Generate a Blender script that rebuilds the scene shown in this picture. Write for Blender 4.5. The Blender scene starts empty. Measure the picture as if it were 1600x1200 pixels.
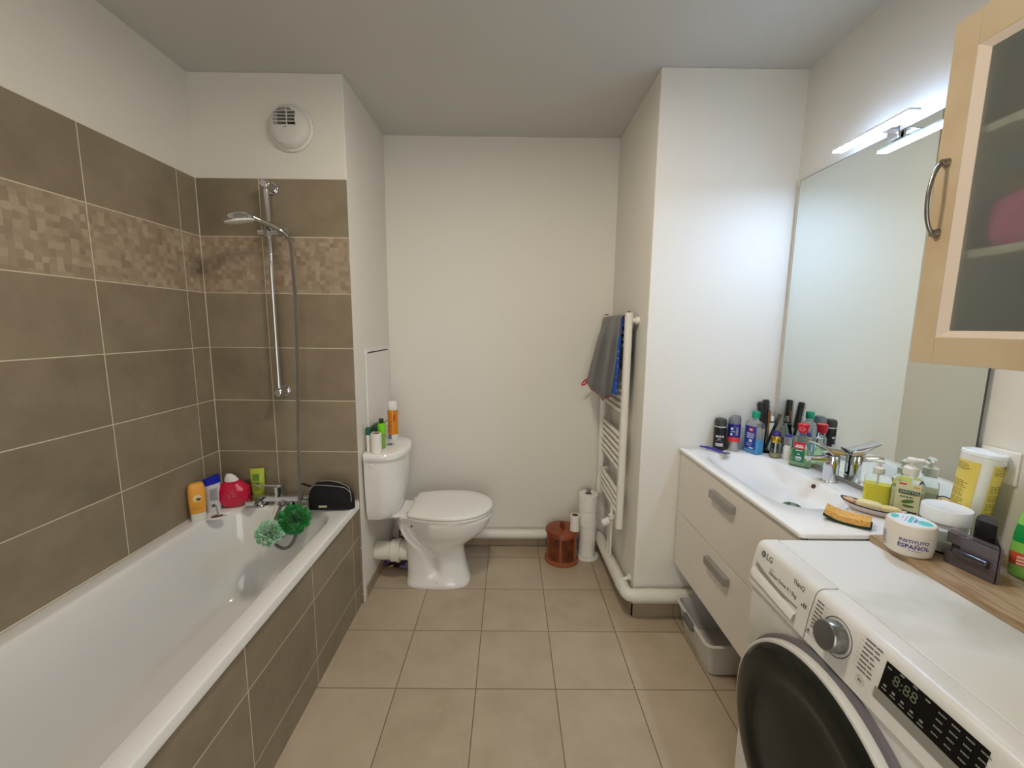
import bpy, bmesh, math, random
from math import sin, cos, pi, radians, sqrt
from mathutils import Vector, Matrix, noise

sc = bpy.context.scene
C = sc.collection
random.seed(7)

# ---------------------------------------------------------------- camera
F_PX, CAM_H, PIT, YAW, ROL = 647.58, 1.4174, .1367, .0058, .0109
def cam_vec(x, u, d):
    cr, sr, cp, sp, cy, sy = cos(ROL), sin(ROL), cos(PIT), sin(PIT), cos(YAW), sin(YAW)
    u0 = u*cr + x*sr; x0 = -u*sr + x*cr
    y = d*cp + u0*sp; z = -d*sp + u0*cp
    return Vector((x0*cy + y*sy, -x0*sy + y*cy, z))
cd = bpy.data.cameras.new('camera'); cam = bpy.data.objects.new('camera', cd); C.objects.link(cam)
cd.sensor_width = 36; cd.sensor_fit = 'HORIZONTAL'; cd.lens = F_PX/1600*36; cd.clip_start = .02
R_, U_, D_ = cam_vec(1,0,0), cam_vec(0,1,0), cam_vec(0,0,1)
cam.matrix_world = Matrix(((R_.x,U_.x,-D_.x,0),(R_.y,U_.y,-D_.y,0),(R_.z,U_.z,-D_.z,CAM_H),(0,0,0,1)))
sc.camera = cam

# ---------------------------------------------------------------- world and view
w = bpy.data.worlds.new('world'); sc.world = w; w.use_nodes = True
w.node_tree.nodes['Background'].inputs[0].default_value = (.97, .97, .92, 1)
w.node_tree.nodes['Background'].inputs[1].default_value = 2.1
sc.view_settings.view_transform = 'Standard'; sc.view_settings.look = 'None'
sc.view_settings.exposure = 0.55; sc.view_settings.gamma = 1; sc.view_settings.use_curve_mapping = False
LED_STRENGTH = 122.0
CEIL_STRENGTH = 70.0

# ---------------------------------------------------------------- materials
def lin(c):
    o = []
    for v in c:
        v /= 255.
        o.append(v/12.92 if v <= .04045 else ((v+.055)/1.055)**2.4)
    return (*o, 1)
_M = {}
def mat(name, rgb=(200,200,200), rough=.5, metal=0, trans=0, ior=1.45, bump=0, bscale=40, spot=None, coat=0, sheen=0, alpha=1, emit=0):
    if name in _M: return _M[name]
    m = bpy.data.materials.new(name); m.use_nodes = True; nt = m.node_tree
    b = nt.nodes['Principled BSDF']; b.inputs['Base Color'].default_value = lin(rgb)
    b.inputs['Roughness'].default_value = rough; b.inputs['Metallic'].default_value = metal
    b.inputs['Transmission Weight'].default_value = trans; b.inputs['IOR'].default_value = ior
    b.inputs['Coat Weight'].default_value = coat; b.inputs['Sheen Weight'].default_value = sheen
    if emit:
        b.inputs['Emission Color'].default_value = lin(rgb); b.inputs['Emission Strength'].default_value = emit
    tc = nt.nodes.new('ShaderNodeTexCoord')
    if bump:
        n = nt.nodes.new('ShaderNodeTexNoise'); n.inputs['Scale'].default_value = bscale; n.inputs['Detail'].default_value = 4
        bp = nt.nodes.new('ShaderNodeBump'); bp.inputs['Strength'].default_value = bump; bp.inputs['Distance'].default_value = .01
        nt.links.new(tc.outputs['Object'], n.inputs['Vector']); nt.links.new(n.outputs['Fac'], bp.inputs['Height']); nt.links.new(bp.outputs[0], b.inputs['Normal'])
    if spot:       # (rgb2, scale, lo, hi)
        n = nt.nodes.new('ShaderNodeTexNoise'); n.inputs['Scale'].default_value = spot[1]; n.inputs['Detail'].default_value = 5
        mr = nt.nodes.new('ShaderNodeMapRange'); mr.inputs[1].default_value = spot[2]; mr.inputs[2].default_value = spot[3]
        mx = nt.nodes.new('ShaderNodeMix'); mx.data_type = 'RGBA'; mx.inputs[6].default_value = lin(rgb); mx.inputs[7].default_value = lin(spot[0])
        nt.links.new(tc.outputs['Object'], n.inputs['Vector']); nt.links.new(n.outputs['Fac'], mr.inputs[0])
        nt.links.new(mr.outputs[0], mx.inputs[0]); nt.links.new(mx.outputs[2], b.inputs['Base Color'])
    _M[name] = m; return m

def tile_mat(name, au, av, ou, ov, su, sv, g, base, vary, grout, decor_row=None, flipv=False, rough=.45):
    m = bpy.data.materials.new(name); m.use_nodes = True; nt = m.node_tree; N = nt.nodes; L = nt.links
    b = N['Principled BSDF']; b.inputs['Roughness'].default_value = rough
    geo = N.new('ShaderNodeNewGeometry'); sep = N.new('ShaderNodeSeparateXYZ'); L.new(geo.outputs['Position'], sep.inputs[0])
    def mth(op, a, b_=None, c=None):
        n = N.new('ShaderNodeMath'); n.operation = op
        for i, v in enumerate((a, b_, c)):
            if v is None: continue
            if isinstance(v, (int, float)): n.inputs[i].default_value = v
            else: L.new(v, n.inputs[i])
        return n.outputs[0]
    def uv(ax, o, s, flip=False):
        v = mth('SUBTRACT', sep.outputs[ax], o); return mth('DIVIDE', v, -s if flip else s)
    u = uv(au, ou, su); v = uv(av, ov, sv, flipv)
    fu = mth('FRACT', u); fv = mth('FRACT', v)
    du = mth('MULTIPLY', mth('MINIMUM', fu, mth('SUBTRACT', 1, fu)), su)
    dv = mth('MULTIPLY', mth('MINIMUM', fv, mth('SUBTRACT', 1, fv)), sv)
    dm = mth('MINIMUM', du, dv)
    gm = N.new('ShaderNodeMapRange'); gm.inputs[1].default_value = g/2*.75; gm.inputs[2].default_value = g/2*1.25; gm.inputs[3].default_value = 1; gm.inputs[4].default_value = 0
    L.new(dm, gm.inputs[0])
    iu = mth('FLOOR', u); iv = mth('FLOOR', v)
    cmb = N.new('ShaderNodeCombineXYZ'); L.new(iu, cmb.inputs[0]); L.new(iv, cmb.inputs[1])
    wn = N.new('ShaderNodeTexWhiteNoise'); wn.noise_dimensions = '3D'; L.new(cmb.outputs[0], wn.inputs[0])
    # cloudy stone pattern, shifted per tile
    off = N.new('ShaderNodeVectorMath'); off.operation = 'MULTIPLY_ADD'; L.new(wn.outputs['Color'], off.inputs[0]); off.inputs[1].default_value = (7,7,7); L.new(geo.outputs['Position'], off.inputs[2])
    n1 = N.new('ShaderNodeTexNoise'); n1.inputs['Scale'].default_value = 7; n1.inputs['Detail'].default_value = 8; n1.inputs['Roughness'].default_value = .62; L.new(off.outputs[0], n1.inputs['Vector'])
    f = mth('ADD', mth('MULTIPLY', mth('SUBTRACT', n1.outputs['Fac'], .5), 1.6), mth('MULTIPLY', mth('SUBTRACT', wn.outputs['Value'], .5), .35))
    f = mth('ADD', f, .5); f = mth('MINIMUM', mth('MAXIMUM', f, 0), 1)
    mx = N.new('ShaderNodeMix'); mx.data_type = 'RGBA'; mx.inputs[6].default_value = lin(base); mx.inputs[7].default_value = lin(vary); L.new(f, mx.inputs[0])
    col = mx.outputs[2]; height = None
    if decor_row is not None:
        # little stone squares of uneven size
        nn = N.new('ShaderNodeTexNoise'); nn.inputs['Scale'].default_value = 14; L.new(geo.outputs['Position'], nn.inputs['Vector'])
        ds = N.new('ShaderNodeVectorMath'); ds.operation = 'MULTIPLY_ADD'; L.new(nn.outputs['Color'], ds.inputs[0]); ds.inputs[1].default_value = (.03,.03,.03); L.new(geo.outputs['Position'], ds.inputs[2])
        s2 = N.new('ShaderNodeSeparateXYZ'); L.new(ds.outputs[0], s2.inputs[0])
        mu = mth('DIVIDE', s2.outputs[au], .0215); mv = mth('DIVIDE', s2.outputs[av], .0215)
        c2 = N.new('ShaderNodeCombineXYZ'); L.new(mth('FLOOR', mu), c2.inputs[0]); L.new(mth('FLOOR', mv), c2.inputs[1])
        w2 = N.new('ShaderNodeTexWhiteNoise'); L.new(c2.outputs[0], w2.inputs[0])
        rp = N.new('ShaderNodeValToRGB'); L.new(w2.outputs['Value'], rp.inputs[0]); e = rp.color_ramp.elements
        e[0].color = lin((146,127,107)); e[1].color = lin((174,156,134)); e.new(.35).color = lin((155,136,115)); e.new(.7).color = lin((163,147,124))
        mix2 = N.new('ShaderNodeMix'); mix2.data_type = 'RGBA'; mix2.inputs[0].default_value = .35; L.new(rp.outputs[0], mix2.inputs[6]); L.new(n1.outputs['Fac'], mix2.inputs[7]); mix2.blend_type = 'SOFT_LIGHT'
        isd = mth('COMPARE', iv, decor_row, .1)
        mx3 = N.new('ShaderNodeMix'); mx3.data_type = 'RGBA'; L.new(isd, mx3.inputs[0]); L.new(col, mx3.inputs[6]); L.new(mix2.outputs[2], mx3.inputs[7]); col = mx3.outputs[2]
        height = mth('MULTIPLY', mth('MULTIPLY', w2.outputs['Value'], isd), .35)
    mg = N.new('ShaderNodeMix'); mg.data_type = 'RGBA'; L.new(gm.outputs[0], mg.inputs[0]); L.new(col, mg.inputs[6]); mg.inputs[7].default_value = lin(grout)
    L.new(mg.outputs[2], b.inputs['Base Color'])
    h = mth('SUBTRACT', 1, gm.outputs[0]); h = mth('ADD', h, mth('MULTIPLY', n1.outputs['Fac'], .12))
    if height is not None: h = mth('ADD', h, height)
    bp = N.new('ShaderNodeBump'); bp.inputs['Strength'].default_value = .5; bp.inputs['Distance'].default_value = .002; L.new(h, bp.inputs['Height']); L.new(bp.outputs[0], b.inputs['Normal'])
    return m

WALL = mat('painted_plaster', (226,222,213), .75, bump=.12, bscale=350)
CEIL = mat('ceiling_paint', (200,198,192), .85, bump=.1, bscale=300)
WHITE_LACQ = mat('white_lacquer', (225,219,208), .35)
CERAMIC = mat('white_ceramic', (236,234,230), .08, coat=.5)
ENAMEL = mat('white_enamel', (232,231,228), .10, coat=.4)
WM_WHITE = mat('appliance_white', (222,220,216), .3, spot=((205,204,196), 5, .5, .75))
WM_TOP = mat('appliance_top_white', (222,221,217), .45, spot=((196,193,180), 3.5, .5, .68))
CHROME = mat('chrome', (215,215,218), .09, metal=1)
BRUSHED = mat('brushed_nickel', (150,146,140), .3, metal=1)
GREY_METAL = mat('grey_anodised', (176,175,171), .35, metal=.7)
PLASTIC_W = mat('white_plastic', (230,228,222), .35)
PVC = mat('pvc_white', (222,219,208), .35)
PAPER = mat('tissue_paper', (236,233,226), .95, bump=.3, bscale=200)
CARD = mat('cardboard', (140,112,90), .9)
BLACK = mat('black_gloss', (14,14,16), .18)
BLACK_M = mat('black_plastic', (26,26,28), .5)
GLASS = mat('clear_glass', (250,253,252), .03, trans=1, ior=1.15)
CLEAR_PL = mat('clear_plastic', (250,254,252), .06, trans=.93, ior=1.12)
INK = mat('dark_ink', (70,70,74), .6)
WHITE_INK = mat('white_ink', (232,232,232), .6)

# ---------------------------------------------------------------- mesh tools
class B:
    def __init__(s): s.v = []; s.f = []; s.m = []; s.k = 0
    def mi(s, k): s.k = k; return s
    def face(s, idx): s.f.append(tuple(idx)); s.m.append(s.k)
    def box(s, x0,x1,y0,y1,z0,z1, M=None):
        o = len(s.v)
        for z in (z0,z1):
            for y in (y0,y1):
                for x in (x0,x1):
                    p = Vector((x,y,z)); s.v.append(M @ p if M else p)
        for q in ((0,2,3,1),(4,5,7,6),(0,1,5,4),(2,6,7,3),(0,4,6,2),(1,3,7,5)): s.face([o+i for i in q])
        return s
    def loft(s, rings, cap0=True, cap1=True, closed=True):
        o = len(s.v); n = len(rings[0])
        for r in rings: s.v += [Vector(p) for p in r]
        for i in range(len(rings)-1):
            for j in range(n if closed else n-1):
                a = o+i*n+j; b = o+i*n+(j+1) % n
                s.face((a, b, b+n, a+n))
        if cap0: s.face([o+j for j in range(n)][::-1])
        if cap1: s.face([o+(len(rings)-1)*n+j for j in range(n)])
        return s
    def cyl(s, p0, p1, r0, r1=None, n=24, caps=True):
        r1 = r0 if r1 is None else r1
        return s.rings_along([Vector(p0), Vector(p1)], [r0, r1], n, caps)
    def rings_along(s, pts, rad, n=12, caps=True):
        pts = [Vector(p) for p in pts]; rings = []; t0 = None
        for i, p in enumerate(pts):
            t = (pts[min(i+1,len(pts)-1)] - pts[max(i-1,0)]).normalized()
            if t0 is None:
                a = Vector((0,0,1)) if abs(t.z) < .9 else Vector((1,0,0))
                nx = t.cross(a).normalized()
            else:
                nx = (nx - t*nx.dot(t)).normalized()
            ny = t.cross(nx); t0 = t
            r = rad[i] if isinstance(rad, (list, tuple)) else rad
            rings.append([p + nx*cos(2*pi*j/n)*r + ny*sin(2*pi*j/n)*r for j in range(n)])
        return s.loft(rings, caps, caps)
    def tube(s, pts, r, n=12, sub=8, caps=True):
        return s.rings_along(smooth_path(pts, sub), r, n, caps)
    def lathe(s, prof, n=32, cx=0, cy=0, cap0=True, cap1=True):
        return s.loft([[(cx+r*cos(2*pi*j/n), cy+r*sin(2*pi*j/n), z) for j in range(n)] for r, z in prof], cap0, cap1)
    def grid(s, pts):   # rows of points, open sheet
        o = len(s.v); n = len(pts[0])
        for r in pts: s.v += [Vector(p) for p in r]
        for i in range(len(pts)-1):
            for j in range(n-1): s.face((o+i*n+j, o+i*n+j+1, o+(i+1)*n+j+1, o+(i+1)*n+j))
        return s
    def build(s, name, mats, parent=None, smooth=True, bevel=0, seg=2, solid=0, sub=0, angle=35):
        me = bpy.data.meshes.new(name); me.from_pydata([tuple(v) for v in s.v], [], s.f)
        if not isinstance(mats, (list, tuple)): mats = [mats]
        for m in mats: me.materials.append(m)
        me.polygons.foreach_set('material_index', s.m)
        bm = bmesh.new(); bm.from_mesh(me); bmesh.ops.recalc_face_normals(bm, faces=bm.faces)
        if smooth:
            for f in bm.faces: f.smooth = True
            for e in bm.edges:
                if len(e.link_faces) == 2 and e.calc_face_angle(0) > radians(angle): e.smooth = False
        bm.to_mesh(me); bm.free()
        o = bpy.data.objects.new(name, me); C.objects.link(o)
        if parent: o.parent = parent
        if solid: md = o.modifiers.new('solid','SOLIDIFY'); md.thickness = solid; md.offset = 0
        if bevel: md = o.modifiers.new('bevel','BEVEL'); md.width = bevel; md.segments = seg; md.limit_method = 'ANGLE'; md.angle_limit = radians(40); md.harden_normals = False
        if sub: md = o.modifiers.new('sub','SUBSURF'); md.levels = sub; md.render_levels = sub
        return o
def smooth_path(pts, sub=8):
    P = [Vector(p) for p in pts]; P = [P[0]*2-P[1]] + P + [P[-1]*2-P[-2]]; out = []
    for i in range(1, len(P)-2):
        for k in range(sub):
            t = k/sub; a, b, c, d = P[i-1], P[i], P[i+1], P[i+2]
            out.append(.5*((2*b) + (-a+c)*t + (2*a-5*b+4*c-d)*t*t + (-a+3*b-3*c+d)*t**3))
    out.append(P[-2]); return out
def spow(v, e): return math.copysign(abs(v)**e, v)
def sell(cx, cy, z, rx, ry, n=2, N=32, a0=0):
    return [(cx+rx*spow(cos(a0+2*pi*j/N), 2/n), cy+ry*spow(sin(a0+2*pi*j/N), 2/n), z) for j in range(N)]
def rrect(cx, cy, z, hx, hy, r, k=8, m=6):
    """rounded rectangle, k points a corner and m along each side: loops with equal k, m loft cleanly"""
    out = []; cs = [(1,1,0),(-1,1,pi/2),(-1,-1,pi),(1,-1,3*pi/2)]
    for i, (sx, sy, a) in enumerate(cs):
        ccx, ccy = cx+sx*(hx-r), cy+sy*(hy-r)
        for j in range(k+1):
            t = a+pi/2*j/k; out.append((ccx+r*cos(t), ccy+r*sin(t), z))
        nx_, ny_, na = cs[(i+1) % 4]
        e = (cx+nx_*(hx-r)+r*cos(na), cy+ny_*(hy-r)+r*sin(na))
        s = out[-1]
        for j in range(1, m): out.append((s[0]+(e[0]-s[0])*j/m, s[1]+(e[1]-s[1])*j/m, z))
    return out

def tag(o, label, cat, group=None):
    o['label'] = label; o['category'] = cat
    if group: o['group'] = group
    return o
def thing(name, label, cat, loc, rz=0, group=None, rx=0, ry=0):
    o = bpy.data.objects.new(name, None); C.objects.link(o); o.empty_display_size = .05
    o.location = loc; o.rotation_euler = (rx, ry, rz); return tag(o, label, cat, group)
def struct(o): o['kind'] = 'structure'; return o
def lab(o, s): o['label'] = s; return o

def text_geo(body, size, extrude=.0003, space=1, bold=0):
    cu = bpy.data.curves.new('t', 'FONT'); cu.body = body; cu.size = size; cu.extrude = extrude; cu.align_x = 'CENTER'; cu.align_y = 'CENTER'
    cu.space_character = space; cu.offset = bold; cu.resolution_u = 2
    o = bpy.data.objects.new('t', cu); me = bpy.data.meshes.new_from_object(o)
    vs = [v.co.copy() for v in me.vertices]; fs = [tuple(p.vertices) for p in me.polygons]
    bpy.data.objects.remove(o); bpy.data.curves.remove(cu); bpy.data.meshes.remove(me)
    return vs, fs
def put_text(b, body, size, fn, extrude=.0003, space=1, bold=0):
    vs, fs = text_geo(body, size, extrude, space, bold); o = len(b.v)
    b.v += [Vector(fn(v.x, v.y, v.z)) for v in vs]
    for f in fs: b.face([o+i for i in f])
    return b
def plane_fn(origin, u, v, lift=.0004):
    O, U, V = Vector(origin), Vector(u).normalized(), Vector(v).normalized(); W = U.cross(V)
    return lambda x, y, z: O + U*x + V*y + W*(z+lift)
def bars(b, fn, rows, t=.0002):
    """rows of small print: (x0, x1, y0, y1) rectangles on a mapped surface"""
    for x0, x1, y0, y1 in rows:
        o = len(b.v); k = max(1, int(abs(x1-x0)/.004))
        for i in range(k+1):
            x = x0+(x1-x0)*i/k
            b.v += [Vector(fn(x, y0, t)), Vector(fn(x, y1, t))]
        for i in range(k): b.face((o+2*i, o+2*i+2, o+2*i+3, o+2*i+1))
    return b
def small_print(x0, x1, ys, h, seed=1, fill=.9):
    rd = random.Random(seed); out = []
    for y in ys:
        x = x0; end = x0+(x1-x0)*rd.uniform(.7, 1)*fill
        while x < end:
            wd = rd.uniform(.15,.4)*(x1-x0)*.5; out.append((x, min(x+wd, end), y-h/2, y+h/2)); x += wd+(x1-x0)*.04
    return out

class Bottle:
    """superellipse body of revolution: prof = (z, rx, ry); front is local -y"""
    def __init__(s, prof, n=2, N=48): s.p = prof; s.n = n; s.N = N
    def rr(s, z):
        p = s.p
        for i in range(len(p)-1):
            if p[i][0] <= z <= p[i+1][0]:
                t = (z-p[i][0])/max(1e-9, p[i+1][0]-p[i][0]); return (p[i][1]+(p[i+1][1]-p[i][1])*t, p[i][2]+(p[i+1][2]-p[i][2])*t)
        return p[-1][1:3]
    def mesh(s, b, z0=None, z1=None, inset=0, cap0=True, cap1=True):
        z0 = s.p[0][0] if z0 is None else z0; z1 = s.p[-1][0] if z1 is None else z1
        zs = [z0]+[q[0] for q in s.p if z0 < q[0] < z1]+[z1]
        return b.loft([sell(0,0,z,s.rr(z)[0]-inset,s.rr(z)[1]-inset,s.n,s.N) for z in zs], cap0, cap1)
    def surf(s, a, z, off=0):
        rx, ry = s.rr(z); rx += off; ry += off
        return Vector((rx*spow(cos(a),2/s.n), ry*spow(sin(a),2/s.n), z))
    def fn(s, a0=-pi/2, zc=0, lift=.0006):
        """wraps (x, y) round the body about angle a0 (for round bodies)"""
        def g(x, y, t):
            z = zc+y; rx = s.rr(z)[0]; return s.surf(a0+x/rx, z, lift+t)
        return g
    def flat(s, zc, lift=.0006):
        """plane tangent to the front, for flat-fronted bodies"""
        def g(x, y, t): return Vector((x, -s.rr(zc+y)[1]-lift-t, zc+y))
        return g
    def patch(s, b, a0, a1, z0, z1, off=.0005, k=14, m=8):
        return b.grid([[s.surf(a0+(a1-a0)*j/k, z0+(z1-z0)*i/m, off) for j in range(k+1)] for i in range(m+1)])

# ================================================================ SETTING
XL, XW, XC, XR = -1.414, -.74, .6216, 1.240          # left wall, duct side, pier side, right wall
YB, YE, YP, YR = 2.555, 1.964, 1.89, -.9             # back wall, bath end wall, pier face, rear wall
H = 2.5; TT = 2.063; TH = .2516
WT_BASE, WT_VARY, WT_GROUT = (122,109,89), (152,138,116), (214,203,180)
TILE_L = tile_mat('wall_tiles_left', 1, 2, 1.452, TT, .4045, TH, .0035, WT_BASE, WT_VARY, WT_GROUT, 1, True)
TILE_E = tile_mat('wall_tiles_end', 0, 2, -1.132, TT, .4045, TH, .0035, WT_BASE, WT_VARY, WT_GROUT, 1, True)
TILE_P = tile_mat('bath_panel_tiles', 1, 2, 1.476, .364, .405, .2510, .0032, WT_BASE, WT_VARY, WT_GROUT)
TILE_F = tile_mat('floor_tiles', 0, 1, -.1212, 2.0876, .3154, .3145, .0034, (168,151,127), (190,174,151), (104,90,74), rough=.38)
SKIRT_X = tile_mat('skirting_tiles_x', 0, 2, -.1212, -.5, .3154, 2, .003, (150,133,109), (172,155,131), (104,90,74))
SKIRT_Y = tile_mat('skirting_tiles_y', 1, 2, 2.0876, -.5, .3145, 2, .003, (150,133,109), (172,155,131), (104,90,74))

def sbox(name, x0,x1,y0,y1,z0,z1, m, bevel=0):
    return struct(B().box(x0,x1,y0,y1,z0,z1).build(name, m, smooth=False, bevel=bevel))
sbox('floor', XL-.1, XR+.1, YR-.1, YB+.1, -.1, 0, TILE_F)
sbox('ceiling', XL-.1, XR+.1, YR-.1, YB+.1, H, H+.1, CEIL)
sbox('wall_left', XL-.1, XL-.004, YR, YE+.1, 0, H, WALL)
sbox('wall_right', XR, XR+.1, YR, YB, 0, H, WALL)
sbox('wall_back', XW-.05, XR, YB, YB+.1, 0, H, WALL)
sbox('wall_duct', XL-.1, XW, YE+.004, YB, 0, H, WALL, .004)
sbox('wall_pier', XC, XR+.05, YP, YB, 0, H, WALL, .004)
# unseen rear wall, open doorway put in to let ambient light through
struct(B().box(XL, -.45, YR-.1, YR, 0, H).box(.45, XR, YR-.1, YR, 0, H).box(-.45, .45, YR-.1, YR, 2.04, H).build('wall_rear', WALL, smooth=False))
sbox('trim_1', XL-.004, XL, .15, YE+.003, 0, TT, TILE_L)            # tiling, left wall
sbox('trim_2', XL, XW, YE, YE+.004, 0, TT, TILE_E)                  # tiling, bath end wall
sbox('trim_3', -.760, -.748, .26, YE, 0, .53, TILE_P)               # tiled bath panel
sbox('trim_4', XL, -.748, .15, .255, 0, .555, TILE_P)               # tiled ledge at the near end of the bath
sbox('baseboard_back', XW+.006, XC, YB-.006, YB, 0, .062, SKIRT_X)
sbox('baseboard_duct', XW, XW+.006, YE+.05, YB, 0, .062, SKIRT_Y)
sbox('baseboard_pier', XC-.006, XC, YP-.006, YB, 0, .062, SKIRT_Y)
sbox('baseboard_vanity', XC-.006, XR, YP-.006, YP, 0, .062, SKIRT_X)
sbox('baseboard_right', XR-.006, XR, YR, YP-.006, 0, .062, SKIRT_Y)
CAULK = mat('sealant', (222,214,196), .5)
sbox('trim_6', XL, XL+.0022, YE-.0022, YE, .555, TT, CAULK)
struct(B().box(XL, XL+.004, .26, YE, .5552, .5592).box(XL, XW-.004, YE-.004, YE, .5552, .5592).build('trim_7', CAULK, smooth=False))
sbox('trim_5', XW, XW+.006, YE+.005, YE+.018, 0, .10, PLASTIC_W, .002)   # end bead of the partition

# ================================================================ LIGHTS THE ROOM HAS
t = thing('ceiling_light', 'round flush white ceiling light above the middle of the room', 'ceiling light', (-.05, 1.08, H))
B().lathe([(.15,0),(.15,-.045),(.14,-.055),(.125,-.055)], 48).build('housing', PLASTIC_W, t)
B().lathe([(.124,-.0552),(.124,-.058)], 48).build('diffuser', mat('ceiling_diffuser', (255,244,226), .5, emit=CEIL_STRENGTH), t)

t = thing('mirror_light', 'slim lit LED bar on top of the mirror, white glowing', 'light', (1.146, 1.412, 2.041))
B().box(-.017,.017,-.143,.143,0,.008).build('housing', mat('lamp_white', (235,236,240), .25), t, smooth=False, bevel=.002)
B().box(-.017,.017,-.142,.142,-.0045,-.0005).build('led_diffuser', mat('led_diffuser', (186,214,255), .4, emit=LED_STRENGTH), t, smooth=False, bevel=.002)
B().box(-.01,.080,-.018,.018,.0082,.0125).box(.0665,.0755,-.022,.022,-.02,.016).build('bracket', CHROME, t, smooth=False, bevel=.002)

t = thing('wall_mirror', 'large frameless mirror above the vanity on the right wall', 'mirror', (XR-.012, 1.4515, .884))
B().box(-.003,.0005,-.401,.401,.0,1.160).build('mirror_glass', mat('mirror_silver', (232,238,234), .012, metal=1), t, smooth=False)
B().box(-.0028,.0012,-.4026,-.4012,0,1.162).box(-.0028,.0012,.4012,.4026,0,1.162).box(-.0028,.0012,-.4026,.4026,1.1602,1.162).box(-.0028,.0012,-.4026,.4026,-.0015,-.0001).build('edge', mat('mirror_edge', (74,78,76), .3), t, smooth=False)
B().box(.002,.0115,-.38,.38,.02,1.14).build('backing', mat('mirror_back', (120,118,112), .6), t, smooth=False)

# ================================================================ BATH
t = thing('bathtub', 'white enamel bathtub built in behind a tiled panel', 'bathtub', (0,0,0))
bx, by, hx, hy = -1.075, 1.112, .338, .85
RZ = .555
def tub_ring(z, hx_, hy_, r, cx=-1.075, cy=1.115): return rrect(cx, cy, z, hx_, hy_, r, 10, 10)
rings = [tub_ring(.520,.3380,.8505,.012,bx,by), tub_ring(.549,.3385,.8510,.012,bx,by), tub_ring(.5535,.3365,.849,.011,bx,by), tub_ring(RZ,.332,.8445,.010,bx,by),
    tub_ring(RZ,.283,.765,.17,-1.077,1.12), tub_ring(.553,.277,.759,.165,-1.077,1.12), tub_ring(.547,.272,.754,.16,-1.077,1.12), tub_ring(.53,.266,.747,.155,-1.077,1.12),
    tub_ring(.42,.250,.725,.15,-1.075,1.115), tub_ring(.28,.232,.695,.145,-1.075,1.11), tub_ring(.20,.218,.665,.14,-1.075,1.11), tub_ring(.172,.200,.640,.13,-1.075,1.11),
    tub_ring(.160,.175,.61,.12,-1.075,1.11), tub_ring(.155,.12,.5,.09,-1.075,1.11), tub_ring(.152,.03,.3,.02,-1.075,1.11)]
B().loft(rings, False, True).build('tub', ENAMEL, t, angle=60)
B().lathe([(.0,.006),(.022,.006),(.026,.003),(.026,0)][::-1], 28).build('drain', CHROME, t).location = (-1.075, 1.60, .156)
o = B().cyl((0,0,0),(0,-.012,0),.032).build('overflow_cap', CHROME, t, bevel=.003); o.location = (-1.075, 1.838, .45); 

def chamfer_box(b, x0,x1,y0,y1,z0,z1): return b.box(x0,x1,y0,y1,z0,z1)
# mixer tap on the end ledge
t = thing('bath_mixer_tap', 'chrome bath mixer tap with flat lever on the bath ledge', 'tap', (-1.105, 1.905, RZ))
B().box(-.125,.118,-.016,.02,.022,.052).build('body', CHROME, t, bevel=.006, seg=3)
for px_ in (-.082,.07): B().cyl((px_,0,0),(px_,0,.024),.02).cyl((px_,0,0),(px_,0,.004),.03).build('mounting_post', CHROME, t)
B().box(-.118,-.07,-.075,-.01,.026,.050).build('spout', CHROME, t, bevel=.006, seg=3)
B().cyl((0,.0,.045),(.0,.0,.098),.021).build('cartridge', CHROME, t, bevel=.003)
L_ = B().box(-.105,.022,-.017,.017,.098,.108).build('lever', CHROME, t, bevel=.004, seg=2)
B().cyl((.125,0,.037),(.140,0,.037),.019).cyl((.139,0,.037),(.152,0,.037),.017).build('diverter_knob', CHROME, t, bevel=.002)
B().cyl((.03,-.004,.03),(.03,-.034,.012),.010,.009).build('hose_outlet', CHROME, t)

# shower rail, head and hose
t = thing('shower_rail', 'vertical chrome shower rail on the tiled end wall', 'shower rail', (-1.068, YE, 0))
B().cyl((0,-.058,1.09),(0,-.058,1.83),.0095).cyl((0,-.058,1.83),(0,-.058,2.02),.0115).build('rail', CHROME, t)
for z in (2.018, 1.105):
    B().cyl((0,0,z),(0,-.010,z),.026).cyl((0,-.01,z),(0,-.072,z),.019,.021).cyl((0,-.072,z),(0,-.078,z),.021,.015).build('wall_bracket', CHROME, t, bevel=.002)
B().cyl((-.042,-.058,1.815),(.052,-.058,1.815),.0165).cyl((0,-.058,1.795),(0,-.058,1.84),.022).cyl((.05,-.058,1.815),(.085,-.075,1.822),.017,.014).build('slider', CHROME, t)
t = thing('hand_shower', 'chrome hand shower with white face clipped on the rail', 'hand shower', (-1.005, 1.875, 1.825))
B().tube([(.030,.012,-.03),(0,0,0),(-.045,-.045,.02),(-.075,-.072,.034)], [.0105]*9+[.012]*8+[.013]*8, 16).build('handle', mat('satin_chrome', (178,176,170), .2, metal=1), t)
hd = B().lathe([(.0,.022),(.02,.021),(.04,.014),(.053,.002),(.056,-.006),(.054,-.010)], 36).build('head_shell', CHROME, t)
hf = B().lathe([(.054,-.0100),(.053,-.016),(.045,-.019),(.0,-.020)], 36).build('spray_face', PLASTIC_W, t)
for o in (hd, hf): o.location = (-.102,-.112,.020); o.rotation_euler = (radians(10), radians(-9), 0)
t = tag(B().tube([(-.970,1.885,1.792),(-.955,1.87,1.74),(-.944,1.85,1.66),(-.936,1.84,1.50),(-.942,1.83,1.16),(-.950,1.82,.87),(-.955,1.81,.65),(-.960,1.80,.52),(-.990,1.795,.425),(-1.032,1.79,.397),(-1.080,1.80,.425),(-1.098,1.84,.49),(-1.085,1.868,.548),(-1.077,1.870,.566)], .0072, 12, 10).build('shower_hose', mat('steel_hose', (165,162,156), .28, metal=.9, bump=.9, bscale=500)), 'grey metal shower hose looping from the head down into the bath', 'hose')

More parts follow.
